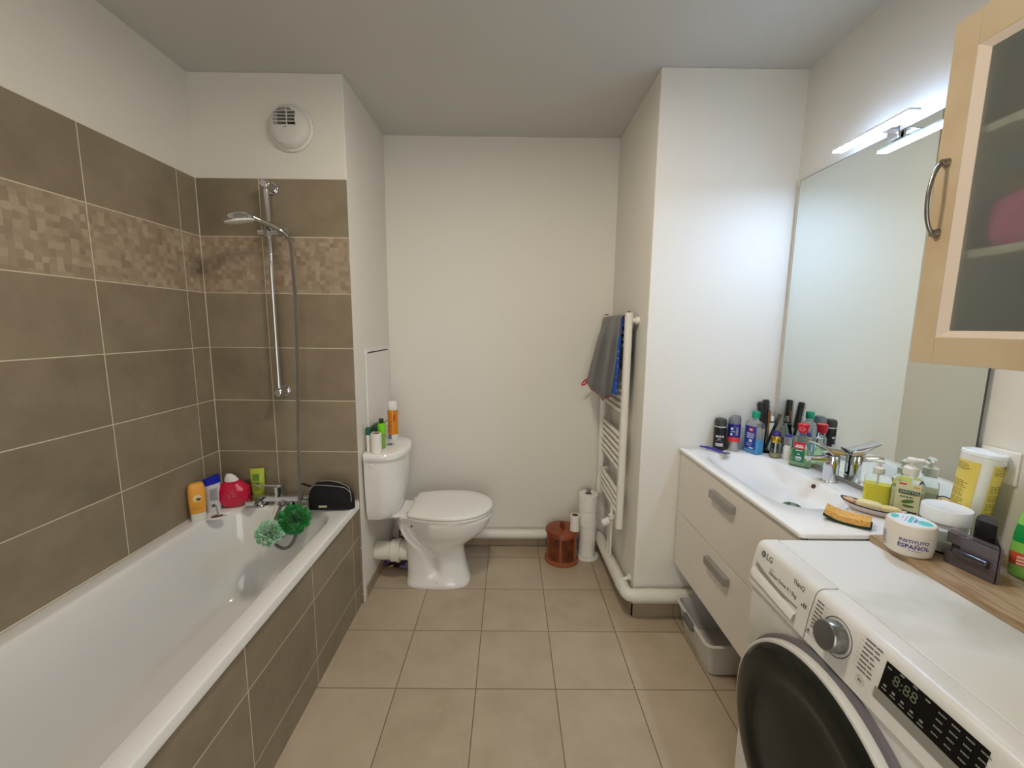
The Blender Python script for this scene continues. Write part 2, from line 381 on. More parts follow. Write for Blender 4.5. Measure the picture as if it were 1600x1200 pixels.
# ---------------------------------------------------------------- puffs
def puff(name, label, loc, R, cols, seed, n=330):
    rd = random.Random(seed); b = B()
    for i in range(n):
        d = Vector((rd.gauss(0,1), rd.gauss(0,1), rd.gauss(0,1))).normalized()
        u = d.cross(Vector((rd.gauss(0,1), rd.gauss(0,1), rd.gauss(0,1)))).normalized(); v = d.cross(u)
        wd = R*rd.uniform(.16,.40); lo = rd.uniform(.15,.75); hi = rd.uniform(.75,1.12); ph = rd.uniform(0,6); rows = []
        K = 12
        for r_ in (0, .35, .7, 1.0):
            row = []
            for k in range(K+1):
                s = (k/K-.5)*2; rad = R*(lo+(hi-lo)*r_)*rd.uniform(.96,1.04)
                wave = sin(s*7+ph)*R*.16*r_
                row.append(d*rad*(1-.22*s*s) + u*s*wd*(.4+.6*r_) + v*wave)
            rows.append(row)
        b.mi(rd.randrange(len(cols))).grid(rows)
    o = b.build(name, cols, None, angle=80); o.location = loc; return tag(o, label, 'bath puff', 'bath puffs hanging under the tap')
def net(name, rgb):
    m = mat(name, rgb, .55, sheen=.3); b = m.node_tree.nodes['Principled BSDF']; b.inputs['Subsurface Weight'].default_value = .2; b.inputs['Subsurface Radius'].default_value = (.02,.02,.02); b.inputs['Transmission Weight'].default_value = .12; return m
puff('bath_puff', 'bright green net bath puff hanging under the mixer tap', (-.968, 1.778, .545), .064, [net('green_net', (28,150,62)), net('green_net_2', (60,176,92))], 3)
p2 = puff('bath_puff', 'pale mint green bath puff hanging in front of the bright green one', (-1.037, 1.702, .520), .054, [net('mint_net', (168,230,188)), net('mint_net_2', (214,240,218))], 5)
o = B().tube([(-.052,.165,.085),(-.03,.12,.098),(-.01,.05,.08),(0,.01,.05),(.004,0,.035)], .0018, 6).tube([(-.052,.165,.085),(-.02,.115,.10),(0,.05,.078),(.008,.01,.05),(.006,0,.035)], .0018, 6).build('hanging_loop', mat('white_cord', (230,226,210), .8), p2)

# ---------------------------------------------------------------- bottles on the bath ledge
OR_B = mat('orange_bottle', (240,170,66), .35)
t = thing('shower_gel_bottle', 'orange shower gel bottle standing upside down on a white cap', 'bottle', (-1.375, 1.750, RZ), radians(40))
q = Bottle([(0,.025,.016),(.002,.027,.018),(.034,.0285,.020),(.036,.029,.021),(.09,.032,.0225),(.14,.031,.022),(.160,.0285,.020),(.168,.023,.016),(.170,.016,.010)], 2.8)
q.mesh(B(), 0, .034).build('cap', PLASTIC_W, t); q.mesh(B(), .0345, .170).build('body', OR_B, t)
b = B(); 
b.loft([[q.flat(.105)(.016*cos(a), .016*sin(a), 0) for a in [2*pi*i/24 for i in range(24)]]], True, False)
bd = b.build('emblem', mat('cream_print', (236,214,160), .5), t)
b = B().loft([[q.flat(.100)(.004+.009*cos(a)*(1+.3*sin(3*a)), .007*sin(a), .0004) for a in [2*pi*i/16 for i in range(16)]]], True, False).build('almond_print', mat('brown_print', (120,76,34), .5), t)
bars(B(), q.flat(.07), small_print(-.020,.018,[.008,-.002,-.008,-.014],.0022,3), .0003).build('lettering', mat('ochre_print', (196,132,44), .5), t)

t = thing('shampoo_bottle', 'flat white shampoo bottle with a slanted dark blue cap', 'bottle', (-1.371, 1.838, RZ), radians(46))
q = Bottle([(0,.027,.015),(.004,.029,.017),(.07,.031,.018),(.130,.0335,.018),(.134,.034,.018)], 2.8)
q.mesh(B()).build('body', mat('pearl_white', (216,214,212), .3), t)
ring0 = sell(0,0,.133,.0342,.0182,2.8,48)
top = [(x*.96, y*.95, .160+x*.22) for x, y, z in ring0]
B().loft([[(x,y,.131+x*.12) for x,y,z in ring0], top, [(x*.8,y*.7,z+.004) for x,y,z in top]]).build('cap', mat('cobalt_plastic', (14,34,176), .3), t)
b = B(); b.mi(0); bars(b, q.flat(.078), [(-.014,.018,-.026,.034)], .0002); b.mi(1); bars(b, q.flat(.078), small_print(-.012,.017,[.028-.0045*i for i in range(11)],.0016,9), .0005); b.mi(2); bars(b, q.flat(.034), [(-.010,.004,-.010,.004)], .0005)
b.build('label', [mat('grey_label', (176,176,182), .5), INK, mat('dark_grey_print', (92,90,94), .5)], t)

t = thing('soap_holder', 'small oval white suction dish with dark red inlay lying before the shampoo', 'dish', (-1.306, 1.766, RZ), radians(25))
B().loft([sell(0,0,0,.036,.022,2,40), sell(0,0,.003,.037,.023,2,40), sell(0,0,.007,.035,.021,2,40)]).build('dish', PLASTIC_W, t)
B().loft([sell(0,0,.0071,.024,.013,2,32), sell(0,0,.0085,.022,.012,2,32)]).build('inlay', mat('dark_red_inlay', (92,30,26), .2, spot=((40,16,40), 120, .5,.7)), t)
B().cyl((.004,.004,.008),(-.001,.008,.056),.0032,.0026,12).build('stem', mat('grey_clear', (150,146,144), .2), t)

t = thing('shower_gel_bottle', 'crimson round shower gel bottle with a white flip cap', 'bottle', (-1.308, 1.885, RZ), radians(20))
R8 = .072; D8 = .027
def oct_ring(y, k):
    out = []
    for j in range(64):
        a = 2*pi*j/64; ro = .93/cos(((a+pi/8) % (pi/4))-pi/8); ro = .75*ro+.25
        out.append((R8*1.04*k*ro*cos(a), y, .066+.0705*k*ro*sin(a)*.93/.95))
    return out
B().loft([oct_ring(-D8,.72), oct_ring(-D8*.75,.9), oct_ring(-D8*.3,1.0), oct_ring(D8*.3,1.0), oct_ring(D8*.8,.88), oct_ring(D8,.7)]).build('body', mat('crimson_plastic', (206,10,62), .2, coat=.5), t, angle=30)
B().loft([sell(0,0,.122,.028,.016,2.5,32), sell(-.002,0,.134,.029,.016,2.5,32), sell(-.006,0,.150,.022,.013,2.4,32), sell(-.010,0,.162,.012,.008,2.2,32), sell(-.010,0,.164,.005,.004,2,32)]).build('cap', PLASTIC_W, t)
b = B(); f = plane_fn((0,-D8-.0002,.070),(1,0,0),(0,0,1))
rd = random.Random(4)
for i in range(26):
    a = rd.uniform(0,2*pi); r = rd.uniform(.006,.024); x, y = r*cos(a), r*sin(a); dx = rd.uniform(.004,.010)
    bars(b, f, [(x-dx/2, x+dx/2, y-.0007, y+.0007)])
b.build('emblem', mat('pink_print', (232,140,165), .5), t)

t = thing('cream_tube', 'lime green squeeze tube standing on its cap against the end wall', 'tube', (-1.218, 1.935, RZ), radians(14))
B().loft([sell(0,0,0,.020,.014,2.2,32), sell(0,0,.028,.021,.015,2.2,32)]).build('cap', mat('pale_green_plastic', (196,206,150), .3), t)
B().loft([sell(0,0,.0282,.024,.016,2,32), sell(0,0,.06,.027,.016,2,32), sell(0,0,.11,.030,.011,2,32), sell(0,0,.155,.031,.004,2,32), sell(0,0,.172,.031,.0012,2,32)]).build('body', mat('lime_plastic', (180,196,62), .35), t)
b = B(); f = plane_fn((0,-.0135,.10),(1,0,0),(0,.11,1),.0005)
b.mi(0); bars(b, f, [(-.018,.010,.014,.046)]); b.mi(1); bars(b, f, small_print(-.022,.02,[.008-.007*i for i in range(7)],.0026,12))
b.build('label', [mat('leaf_green_print', (96,134,52), .5), mat('olive_print', (84,110,40), .5)], t)

# toiletry bag
t = thing('toiletry_bag', 'black fabric toiletry bag with pale zip lines on the bath corner', 'bag', (-.835, 1.872, RZ), radians(5))
rs = []
for i in range(25):
    s = -1+2*i/24; x = .104*s
    k = (1-abs(s)**5)**.35 if abs(s) < 1 else 0
    k = max(k, .12)
    hh = .132*(1-.10*s+(-.10*s*s))*max(k,.3) ; dd = .044*k
    ring = []
    for j in range(28):
        a = 2*pi*j/28
        yy = dd*spow(cos(a),.75); zz = hh/2+hh/2*spow(sin(a),.7)
        top_ = max(0, zz/hh-.55)/.45
        yy *= (1-.45*top_)
        wr = .0025*noise.noise(Vector((x*40, yy*40, zz*30+3)))
        ring.append((x, yy+wr, max(.0005, zz+wr*(1 if zz > .01 else 0))))
    rs.append(ring)
FABRIC_BK = mat('black_fabric', (16,16,18), .85, bump=.5, bscale=400)
B().loft(rs).build('pouch', FABRIC_BK, t, angle=70)
zl = mat('pale_zip', (176,174,170), .5)
def bagline(ysgn, amp): return [(x, ysgn*(.0255)*(1-.2*abs(x)/.1), .132*(1-.10*(x/.104)-.10*(x/.104)**2)*(.93-.25*max(0,(abs(x)-.07)/.034))) for x in [-.094+.0094*i for i in range(21)]]
B().tube(bagline(-1,0), .0013, 6, 3).build('zip_piping', zl, t)
B().tube([(-.05,-.006,.138),(0,-.004,.1375),(.045,-.004,.126),(.080,-.006,.105),(.093,-.02,.075),(.097,-.03,.045)], .0013, 6).build('zip_piping', zl, t)
B().box(-.045,-.008,-.0485,-.046,.026,.036).build('badge', mat('pale_green_tag', (190,200,160), .4), t, bevel=.001)
B().loft([sell(-.095,0,.112,.008,.012,2,12), sell(-.125,0,.124,.007,.011,2,12), sell(-.150,0,.128,.004,.006,2,12)]).build('zip_tab', mat('dark_plum_fabric', (42,16,22), .8), t)

# ================================================================ VENT, HATCH
t = thing('ventilation_grille', 'round white extractor vent high on the bath end wall', 'vent', (-.972, YE, 2.272))
def yl(b, prof, n=48):   # lathe about the y axis toward the room
    return b.loft([[(r*cos(2*pi*j/n), -d, r*sin(2*pi*j/n)) for j in range(n)] for r, d in prof])
yl(B(), [(.098,0),(.098,.006),(.095,.010),(.08,.012)]).build('base', PLASTIC_W, t)
VW = mat('vent_white', (214,212,206), .35)
prof = [(.090,.011),(.088,.022),(.078,.034),(.06,.042),(.035,.047),(0.001,.049)]
n = 64; b = B(); rings = []
fine = []
for i in range(len(prof)-1):
    for k in range(4): fine.append((prof[i][0]+(prof[i+1][0]-prof[i][0])*k/4, prof[i][1]+(prof[i+1][1]-prof[i][1])*k/4))
fine.append(prof[-1])
vs = [[Vector((r*cos(2*pi*j/n), -d, r*sin(2*pi*j/n))) for j in range(n)] for r, d in fine]
o0 = len(b.v)
for r in vs: b.v += r
def in_win(p): return -.056 < p.x < .040 and -.006 < p.z < .068 and (p.x+.008)**2+(p.z-.008)**2 < .062**2
for i in range(len(vs)-1):
    for j in range(n):
        q4 = (o0+i*n+j, o0+i*n+(j+1)%n, o0+(i+1)*n+(j+1)%n, o0+(i+1)*n+j)
        cpt = sum((b.v[k] for k in q4), Vector())/4
        if not in_win(cpt): b.face(q4)
b.build('cover', VW, t, angle=50)
b = B()
for z in (-.003, .012, .027, .042, .056):
    hw = sqrt(max(0, .062**2-(z-.008)**2)); b.box(max(-.056,-.008-hw), min(.042,-.008+hw), -.043+abs(z)*.12, -.034, z-.0016, z+.0016)
b.box(.0, .003, -.042, -.036, -.005, .066)
b.build('louvre', VW, t, smooth=False)
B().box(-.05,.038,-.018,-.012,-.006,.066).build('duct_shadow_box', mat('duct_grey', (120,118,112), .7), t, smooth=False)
B().box(-.012,.026,-.038,-.030,.012,.026).build('sensor_flap', mat('grey_green', (86,92,84), .5), t, smooth=False)
B().box(.004,.026,-.040,-.032,-.002,.006).build('indicator', mat('vent_dark', (30,10,8), .5), t, smooth=False)
bars(B(), plane_fn((-.004,-.048,-.014),(1,0,0),(0,0,1)), [(-.007,.007,-.0012,.0012)]).build('lettering', INK, t)

t = thing('access_hatch', 'white plastic access hatch on the partition above the toilet', 'hatch', (XW, 2.325, .83))
B().box(0,.006,-.205,.205,0,.02).box(0,.006,-.205,.205,.45,.47).box(0,.006,-.205,-.180,.02,.45).box(0,.006,.180,.205,.02,.45).build('frame', PLASTIC_W, t, smooth=False, bevel=.0015)
B().box(0,.005,-.178,.178,.024,.444).build('door', PLASTIC_W, t, smooth=False, bevel=.001)
for z0, z1 in ((.4445,.4495),(.0203,.0238)): B().box(0,.0062,-.178,.178,z0,z1).build('gap_shade', mat('gap_shade_dark', (52,46,42), .8), t, smooth=False)  # solid dark strips stand in for shade above and below the door

# ================================================================ TOILET
TY = 2.18
t = thing('toilet', 'white ceramic close-coupled toilet with closed lid beside the partition', 'toilet', (0, TY, 0))
groove = [(-.590,.375),(-.545,.345),(-.515,.30),(-.480,.262),(-.440,.225),(-.415,.185),(-.402,.14),(-.398,.085)]
def seg_d(px, pz):
    best = 9
    for (ax, az), (bx_, bz) in zip(groove, groove[1:]):
        dx, dz = bx_-ax, bz-az; tt = max(0, min(1, ((px-ax)*dx+(pz-az)*dz)/(dx*dx+dz*dz)))
        best = min(best, math.hypot(px-ax-tt*dx, pz-az-tt*dz))
    return best
# (z, x_back, x_front, half width, exponent)
secs = [(0,-.565,-.212,.098,3.2),(.012,-.566,-.208,.100,3.2),(.03,-.562,-.214,.094,3.0),(.06,-.560,-.222,.086,3.0),(.10,-.560,-.232,.082,3.0),(.14,-.560,-.240,.081,3.0),(.18,-.560,-.246,.083,2.9),(.215,-.562,-.244,.090,2.8),
        (.24,-.565,-.228,.104,2.6),(.27,-.575,-.190,.126,2.5),(.30,-.590,-.150,.146,2.4),(.33,-.600,-.120,.162,2.35),(.36,-.610,-.102,.173,2.3),(.385,-.612,-.092,.180,2.25),(.405,-.612,-.088,.183,2.25),(.414,-.608,-.092,.180,2.25)]
ring_l = []; N = 96
def sec_at(z):
    for i in range(len(secs)-1):
        if secs[i][0] <= z <= secs[i+1][0]:
            u = (z-secs[i][0])/(secs[i+1][0]-secs[i][0]); return [secs[i][k]+(secs[i+1][k]-secs[i][k])*u for k in range(5)]
    return secs[-1]
zs = sorted(set([s[0] for s in secs]+[.012*i for i in range(1,34)]))
zs2 = [zs[0]]
for z in zs[1:]:
    if z-zs2[-1] > .004: zs2.append(z)
for z in zs2:
    _, xb, xf, hw, ex = sec_at(z); cx, rx = (xb+xf)/2, (xf-xb)/2; ring = []
    for j in range(N):
        a = 2*pi*j/N; x = cx+rx*spow(cos(a),2/ex); y = hw*spow(sin(a),2/ex)
        # the rear block stays narrow, only the bowl flares
        if z > .2 and x < -.40:
            k = min(1, (-.40-x)/.15); lim = .086+.03*max(0,(z-.33)/.08); y = y*(1-k)+max(-lim, min(lim, y))*k
        if abs(y) > .04:
            d = seg_d(x, z); y -= math.copysign(.030*math.exp(-(d/.020)**2), y)
        ring.append((x, y, z))
    ring_l.append(ring)
B().loft(ring_l).build('bowl', CERAMIC, t, angle=60)
def dsh(z, x0, x1, hw, ex=2.3, N_=64, cut=None):
    """D shape: squarer at the back (x0), round at the front"""
    out = []
    for j in range(N_):
        a = 2*pi*j/N_; c, s_ = cos(a), sin(a); e = ex if c > 0 else 4.5
        cx = x0+(x1-x0)*.42; rx = (x1-cx) if c > 0 else (cx-x0)
        out.append((cx+rx*spow(c,2/e), hw*spow(s_,2/e)*(1 if c > 0 else 1), z))
    return out
B().loft([dsh(.408,-.700,-.50,.10), dsh(.418,-.702,-.50,.105), dsh(.422,-.700,-.50,.10)]).build('deck', CERAMIC, t)
SEAT = [(.226*sin(pi*k/48), .190*cos(pi*k/48)) for k in range(49)]
SEAT += [(-.200*u, -.190*(1-.20*u*u)) for u in [k/12 for k in range(1,13)]]
SEAT += [(-.212, -.142), (-.214, -.128), (-.214,-.06), (-.214,0), (-.214,.06), (-.214,.128), (-.212,.142)]
SEAT += [(-.200*u, .190*(1-.20*u*u)) for u in [k/12 for k in range(12,0,-1)]]
def seat_ring(z, k): return [(-.312+p[0]*k, p[1]*k, z) for p in SEAT]
B().loft([seat_ring(.416,.985), seat_ring(.420,.995), seat_ring(.428,.995), seat_ring(.431,.98)]).build('seat', PLASTIC_W, t)
B().loft([seat_ring(.4325,.985), seat_ring(.436,1.0), seat_ring(.444,1.0), seat_ring(.450,.985), seat_ring(.4535,.94), seat_ring(.455,.7), seat_ring(.456,.2)]).build('lid', PLASTIC_W, t, angle=50)
for s_ in (-1,1): B().cyl((-.530,s_*.075-.02,.432),(-.530,s_*.075+.02,.432),.012).cyl((-.530,s_*.075,.418),(-.530,s_*.075,.432),.011).build('hinge', PLASTIC_W, t)
def tank_ring(z, xf, hw):
    out = []
    for j in range(64):
        a = 2*pi*j/64; c = cos(a); x0 = -.734; cx = x0+(xf-x0)*.35
        out.append((cx+(xf-cx)*spow(c,2/2.4) if c > 0 else cx+(cx-x0)*spow(c,2/12), hw*spow(sin(a),2/(2.4 if c > 0 else 12)), z))
    return out
B().loft([tank_ring(.418,-.60,.145), tank_ring(.425,-.590,.153), tank_ring(.46,-.578,.162), tank_ring(.55,-.562,.172), tank_ring(.68,-.552,.178), tank_ring(.742,-.550,.180)]).build('cistern', CERAMIC, t, angle=50)
lidp = B().loft([tank_ring(.7425,-.546,.183), tank_ring(.747,-.539,.188), tank_ring(.768,-.538,.189), tank_ring(.776,-.543,.186), tank_ring(.779,-.552,.178), tank_ring(.779,-.62,.10)]).build('cistern_lid', CERAMIC, t, angle=50)
B().lathe([(.024,.779),(.024,.782),(.021,.784),(.019,.7825),(.0,.7825)], 32, -.640, .0).build('flush_button', CHROME, t)
B().cyl((-.690,-.171,.722),(-.690,-.181,.722),.010).build('side_plug', PLASTIC_W, t, bevel=.002)
B().cyl((-.385,-.086,.035),(-.385,-.094,.037),.007).build('floor_bolt_cap', PLASTIC_W, t, bevel=.002)
B().cyl((-.505,-.130,.380),(-.505,-.140,.380),.004).build('seat_bolt', mat('bolt_dark', (60,50,46), .5), t)
o = B().cyl((XW+.001,0,.170),(-.640,0,.170),.050).cyl((-.650,0,.170),(-.600,0,.170),.060).cyl((-.618,0,.170),(-.602,0,.170),.064).cyl((-.60,0,.17),(-.555,0,.17),.052).build('waste_pipe', PVC, t, bevel=.002)


# things on the cistern lid
LZ = .7792
t = thing('toilet_roll', 'small white paper roll standing on the near corner of the cistern lid', 'paper roll', (-.672, 2.040, LZ))
def roll(t, r, ri, h, z=0, cx=0, cy=0, nm=('paper','core')):
    B().lathe([(ri,z),(r-.001,z),(r,z+.001),(r,z+h-.001),(r-.001,z+h),(ri,z+h),(ri,z)], 40, cx, cy, False, False).build(nm[0], PAPER, t)
    B().lathe([(ri-.0015,z+.001),(ri-.0002,z+.001),(ri-.0002,z+h-.0005),(ri-.0015,z+h-.0005),(ri-.0015,z+.001)], 32, cx, cy, False, False).build(nm[1], CARD, t)
roll(t, .0265, .019, .100)
t = thing('toothbrush_tube', 'slim white tube with dark green cap at the edge of the cistern lid', 'tube', (-.7165, 2.055, LZ))
B().loft([sell(0,0,0,.0095,.012,2,24), sell(0,0,.088,.0095,.012,2,24)]).build('body', PLASTIC_W, t)
B().loft([sell(0,0,.0885,.0125,.013,2.5,24), sell(0,0,.12,.0125,.013,2.5,24), sell(0,0,.126,.009,.010,2.5,24)]).build('cap', mat('bottle_green', (20,86,70), .35), t)
t = thing('cleaning_bottle', 'slim bright green bottle with dark green cap on the cistern lid', 'bottle', (-.668, 2.120, LZ))
B().lathe([(.017,0),(.018,.003),(.018,.075),(.0175,.078)], 32).build('body', mat('olive_clear', (126,168,72), .25), t)
B().lathe([(.0182,.0785),(.019,.085),(.0205,.11),(.018,.128),(.012,.134)], 32).build('shoulder', mat('lime_bright', (120,210,20), .3), t)
B().lathe([(.0115,.1345),(.0125,.136),(.0125,.156),(.011,.158)], 28).build('cap', mat('dark_green_plastic', (44,70,30), .4), t)
t = thing('spray_can', 'tall orange and white air freshener can with white cap on the cistern lid', 'spray can', (-.648, 2.262, LZ))
q = Bottle([(0,.0265,.0265),(.003,.0272,.0272),(.172,.0272,.0272),(.176,.0262,.0262)], 2)
q.mesh(B(), 0, .04).build('can_base', mat('can_white', (222,220,216), .3), t)
q.mesh(B(), .0402, .176).build('body', mat('can_orange', (214,130,24), .3), t)
B().lathe([(.0255,.1765),(.0262,.178),(.0262,.218),(.024,.223),(.018,.224)], 32).build('cap', PLASTIC_W, t)
b = B(); f = q.fn(radians(-105), .10)
b.mi(0); bars(b, f, small_print(-.018,.018,[.055,.040,.012,-.012,-.034],.003,21)); b.mi(1); bars(b, q.fn(radians(-60), .11), [(-.004,.004,.010,.040)])
b.mi(2); bars(b, q.fn(radians(-115), .028), [(-.012,.010,-.012,.012)])
b.build('label', [mat('rust_print', (150,84,20), .5), mat('red_print', (176,40,30), .5), mat('grey_code', (120,120,122), .5)], t)
t = thing('cleaning_wipes_box', 'dark green lidded tub behind the green bottle on the cistern lid', 'tub', (-.7065, 2.185, LZ))
B().loft([rrect(0,0,0,.022,.05,.01,4,2), rrect(0,0,.085,.022,.05,.01,4,2)]).build('body', mat('clear_white', (206,208,202), .3), t)
B().loft([rrect(0,0,.0855,.024,.052,.011,4,2), rrect(0,0,.108,.024,.052,.011,4,2), rrect(0,0,.116,.016,.04,.01,4,2)]).build('lid', mat('bottle_green_2', (30,66,50), .35), t)

# under the cistern
t = thing('cleaner_bottle', 'white cleaner bottle with red label behind the toilet pipe', 'bottle', (-.660, 2.470, 0))
q = Bottle([(0,.040,.032),(.01,.045,.035),(.19,.045,.035),(.23,.03,.025),(.25,.014,.014)], 3)
q.mesh(B()).build('body', mat('cleaner_white', (216,212,208), .3), t)
B().lathe([(.016,.2505),(.017,.252),(.017,.285),(.012,.29)], 24).build('cap', mat('red_plastic', (196,24,34), .3), t)
b = B(); bars(b, q.flat(.13), [(-.02,.03,-.03,.03)]); b.mi(1); bars(b, q.flat(.13), [(-.01,.02,-.012,.012)], .0006); b.build('label', [mat('plum_label', (110,30,58), .5), WHITE_INK], t)
t = thing('cleaning_pack', 'crumpled dark purple and yellow refill pack on the floor behind the toilet', 'pack', (-.630, 2.292, 0), radians(-8))
rs = []
for i in range(13):
    s = i/12; x = -.10+.2*s; h = .062*(sin(pi*min(1,max(0,.08+s*.84))))**.5; dd = .030*(sin(pi*(.08+s*.84)))**.5
    rs.append([(x, dd*spow(cos(2*pi*j/16),.8)+.003*noise.noise(Vector((x*60,j,1))), max(.0005,h/2+h/2*spow(sin(2*pi*j/16),.8)+.004*noise.noise(Vector((x*50,j*.7,5))))) for j in range(16)])
B().loft(rs).build('body', mat('purple_film', (44,20,44), .25, spot=((120,110,150), 22, .52, .56)), t)
B().loft([[(x+.03*(z/.06), y*1.06, z*1.02) for x,y,z in rs[k]] for k in (1,2,3)], False, False).build('yellow_band', mat('yellow_film', (206,176,70), .35), t)

# ================================================================ PIPES
def pipe_path(): return [(-.735,2.512,.098),(-.2,2.512,.098),(.2,2.512,.100),(.46,2.512,.102),(.545,2.505,.103),(.577,2.47,.104),(.579,2.40,.106),(.579,2.2,.112),(.580,2.0,.122),(.581,1.915,.128),(.586,1.868,.132),(.612,1.850,.134),(.665,1.848,.135),(.8,1.848,.135),(1.0,1.848,.136),(1.236,1.848,.136)]
t = thing('wall_pipe', 'thick white pipe running low along the walls behind toilet and pot', 'pipe', (0,0,0))
B().rings_along(smooth_path(pipe_path(), 6), .031, 20).build('pipe', PVC, t)
for a_, b_ in (((.668,1.848,.135),(.700,1.848,.135)),((.5805,1.93,.127),(.580,1.965,.125))): B().cyl(a_, b_, .0325).build('coupling', PVC, t)
B().cyl((.585,1.95,.15),(XC-.007,1.95,.165),.009).cyl((XC-.012,1.95,.165),(XC-.001,1.95,.165),.016).build('pipe_clip', PVC, t)

# ================================================================ TOWEL RADIATOR
RX = .572
t = thing('towel_radiator', 'white ladder towel radiator with towels over its top, above the brown pot', 'radiator', (RX, 0, 0))
RAD_W = mat('radiator_white', (226,223,214), .3)
for yc in (2.022, 2.492):
    nm = B(); nm.loft([rrect(0, yc, z, .0175, .020, .012, 4, 2) for z in (.395, .40, 1.488, 1.492)]).build('upright', RAD_W, t)
tz = [.455,.490,.525,.560, .690,.725,.760,.795,.830,.865, .995,1.030,1.065,1.100,1.135, 1.33,1.365,1.40,1.435]
for z in tz: B().cyl((.004,2.036,z),(.004,2.478,z),.0115,n=14).build('rung', RAD_W, t)
for yc in (2.022, 2.492):
    for z in ((1.455,) if yc < 2.1 else (.55, 1.455)): B().cyl((.012,yc,z),(XC-RX-.0005,yc,z),.012).cyl((.030,yc,z),(XC-RX-.0005,yc,z),.018).build('wall_bracket', RAD_W, t)
    B().cyl((0,yc,1.492),(0,yc,1.498),.010).build('vent_plug', mat('dark_nickel', (120,104,86), .35, metal=.8), t)
B().cyl((0,2.17,.455),(0,2.17,.36),.010).cyl((0,2.17,.40),(0,2.17,.372),.017).cyl((-.012,2.17,.365),(-.05,2.17,.345),.020,.019).build('valve', PLASTIC_W, t, bevel=.003)
B().cyl((0,2.22,.455),(0,2.22,.36),.009).cyl((0,2.22,.405),(0,2.22,.385),.014).cyl((0,2.22,.375),(0,2.22,.335),.013).build('valve', CHROME, t)
B().cyl((0,2.17,.365),(0,2.17,.137),.007).cyl((0,2.22,.34),(0,2.22,.137),.007).build('supply_pipe', PVC, t)

# towels
GREY_T = mat('grey_microfibre', (84,84,82), .95, bump=.5, bscale=300, sheen=.4)
def cloth(name, m, y0, y1, ztop, zf, zb, xoff=0, seed=1, taper=0, fold=.008, solid=.003, parent=None, NI=44, NJ=30, bot=None, splay=0):
    """hangs over the top rung: front fall toward the room (-x), back fall toward the wall"""
    pts = []
    for i in range(NI+1):
        s = i/NI; row = []
        for j in range(NJ+1):
            u = j/NJ; y = y0+(y1-y0)*u
            lf = (ztop-zf)+(bot(u) if bot else 0); lb = ztop-zb; tot = lf+lb; d = s*tot
            nz = noise.noise(Vector((u*5+seed, 0, seed))); 
            if d < lf: x = -.020-xoff; z = ztop-(lf-d); dep = (lf-d)
            else: x = .016+xoff*.4; z = ztop-(d-lf); dep = (d-lf)
            r = .018+xoff
            if dep < r*1.4:   # over the bar
                a = dep/(r*1.4)*pi/2; x = (-1 if d < lf else 1)*r*sin(a)*(1 if d < lf else .8); z = ztop+r*cos(a)*.8 - .002
            wv = fold*sin(u*11+seed+dep*2.5+nz*2)*min(1, dep/.12)
            yy = y + taper*(dep)*max(0,.5-u)*(1 if d < lf else .4) + .006*nz
            row.append((RX+x+(wv if d < lf else wv*.3)-((.04+splay*u)*dep if d < lf else 0), yy, z))
        pts.append(row)
    b = B().grid(pts); return b, pts
b, pts = cloth('t', None, 2.050, 2.440, 1.462, 1.07, 1.20, .010, 2, .34, .012, bot=lambda u: .09*(1-abs(u-.30)/.70)-.05, splay=.22)
t = thing('towel', 'grey microfibre towel with red hem hanging over the radiator top', 'towel', (0,0,0))
b.build('cloth', GREY_T, t, solid=.004, angle=80)
edge = [pts[i][-1] for i in range(0, 45)][::-1] + pts[0][::-1][1:]
B().rings_along(edge, .0028, 6).build('hem', mat('rust_red_hem', (158,58,44), .8), t)
e0 = pts[0][-1]
B().tube([e0, (e0[0]-.02, e0[1]+.010, e0[2]-.018), (e0[0]-.032, e0[1]+.014, e0[2]-.040), (e0[0]-.015, e0[1]+.010, e0[2]-.036), e0], .0045, 6).build('hanging_loop', mat('red_tape', (200,22,48), .6), t)
b, pts = cloth('t', None, 2.046, 2.110, 1.455, 1.085, 1.18, .003, 5, -.04, .004)
t = thing('towel', 'bright blue patterned cloth tucked under the grey towel', 'cloth', (0,0,0))
b.build('cloth', mat('blue_cloth', (24,84,190), .85, bump=.4, bscale=200, spot=((120,170,220), 60, .6, .64)), t, solid=.003, angle=80)
b2 = B().grid([[(RX+.024+.006*sin(pi*i/12)+.0015*sin(i), 2.046+.055*(j/8), 1.462-.30*i/12+.004*sin(i*2+j)) for j in range(9)] for i in range(13)])
tag(b2.build('towel', mat('dark_striped_cloth', (38,42,44), .9, spot=((120,124,120), 90, .5, .6)), solid=.004), 'dark striped cloth hanging behind the near radiator upright', 'cloth')

# ================================================================ FLOOR ITEMS IN THE ALCOVE
t = thing('lidded_pot', 'round reddish-brown wooden pot with knobbed lid on the floor', 'pot', (.332, 2.395, 0))
WOOD_R = mat('red_brown_wood', (120,58,30), .3, bump=.15, bscale=60, spot=((84,38,20), 14, .45, .65))
LEATH = mat('tan_brown_wood', (150,84,54), .4)
B().lathe([(.104,0),(.106,.006),(.104,.014),(.094,.018),(.092,.024)], 48).build('foot', LEATH, t)
B().lathe([(.092,.0242),(.092,.17)], 48).build('body', WOOD_R, t)
B().lathe([(.095,.1702),(.098,.174),(.096,.182),(.094,.184)], 48).build('rim', LEATH, t)
for k in range(6):
    a = 2*pi*k/6+radians(228); B().box(-.007,.007,-.0955,-.0895,.022,.170, Matrix.Rotation(a, 4, 'Z')).build('strap', LEATH, t, smooth=False, bevel=.0015)
B().lathe([(.100,.1845),(.104,.187),(.103,.194),(.098,.200),(.06,.204),(.0,.205)], 48).build('lid', mat('lid_wood', (150,76,42), .35, spot=((120,56,30), 10, .4, .7)), t)
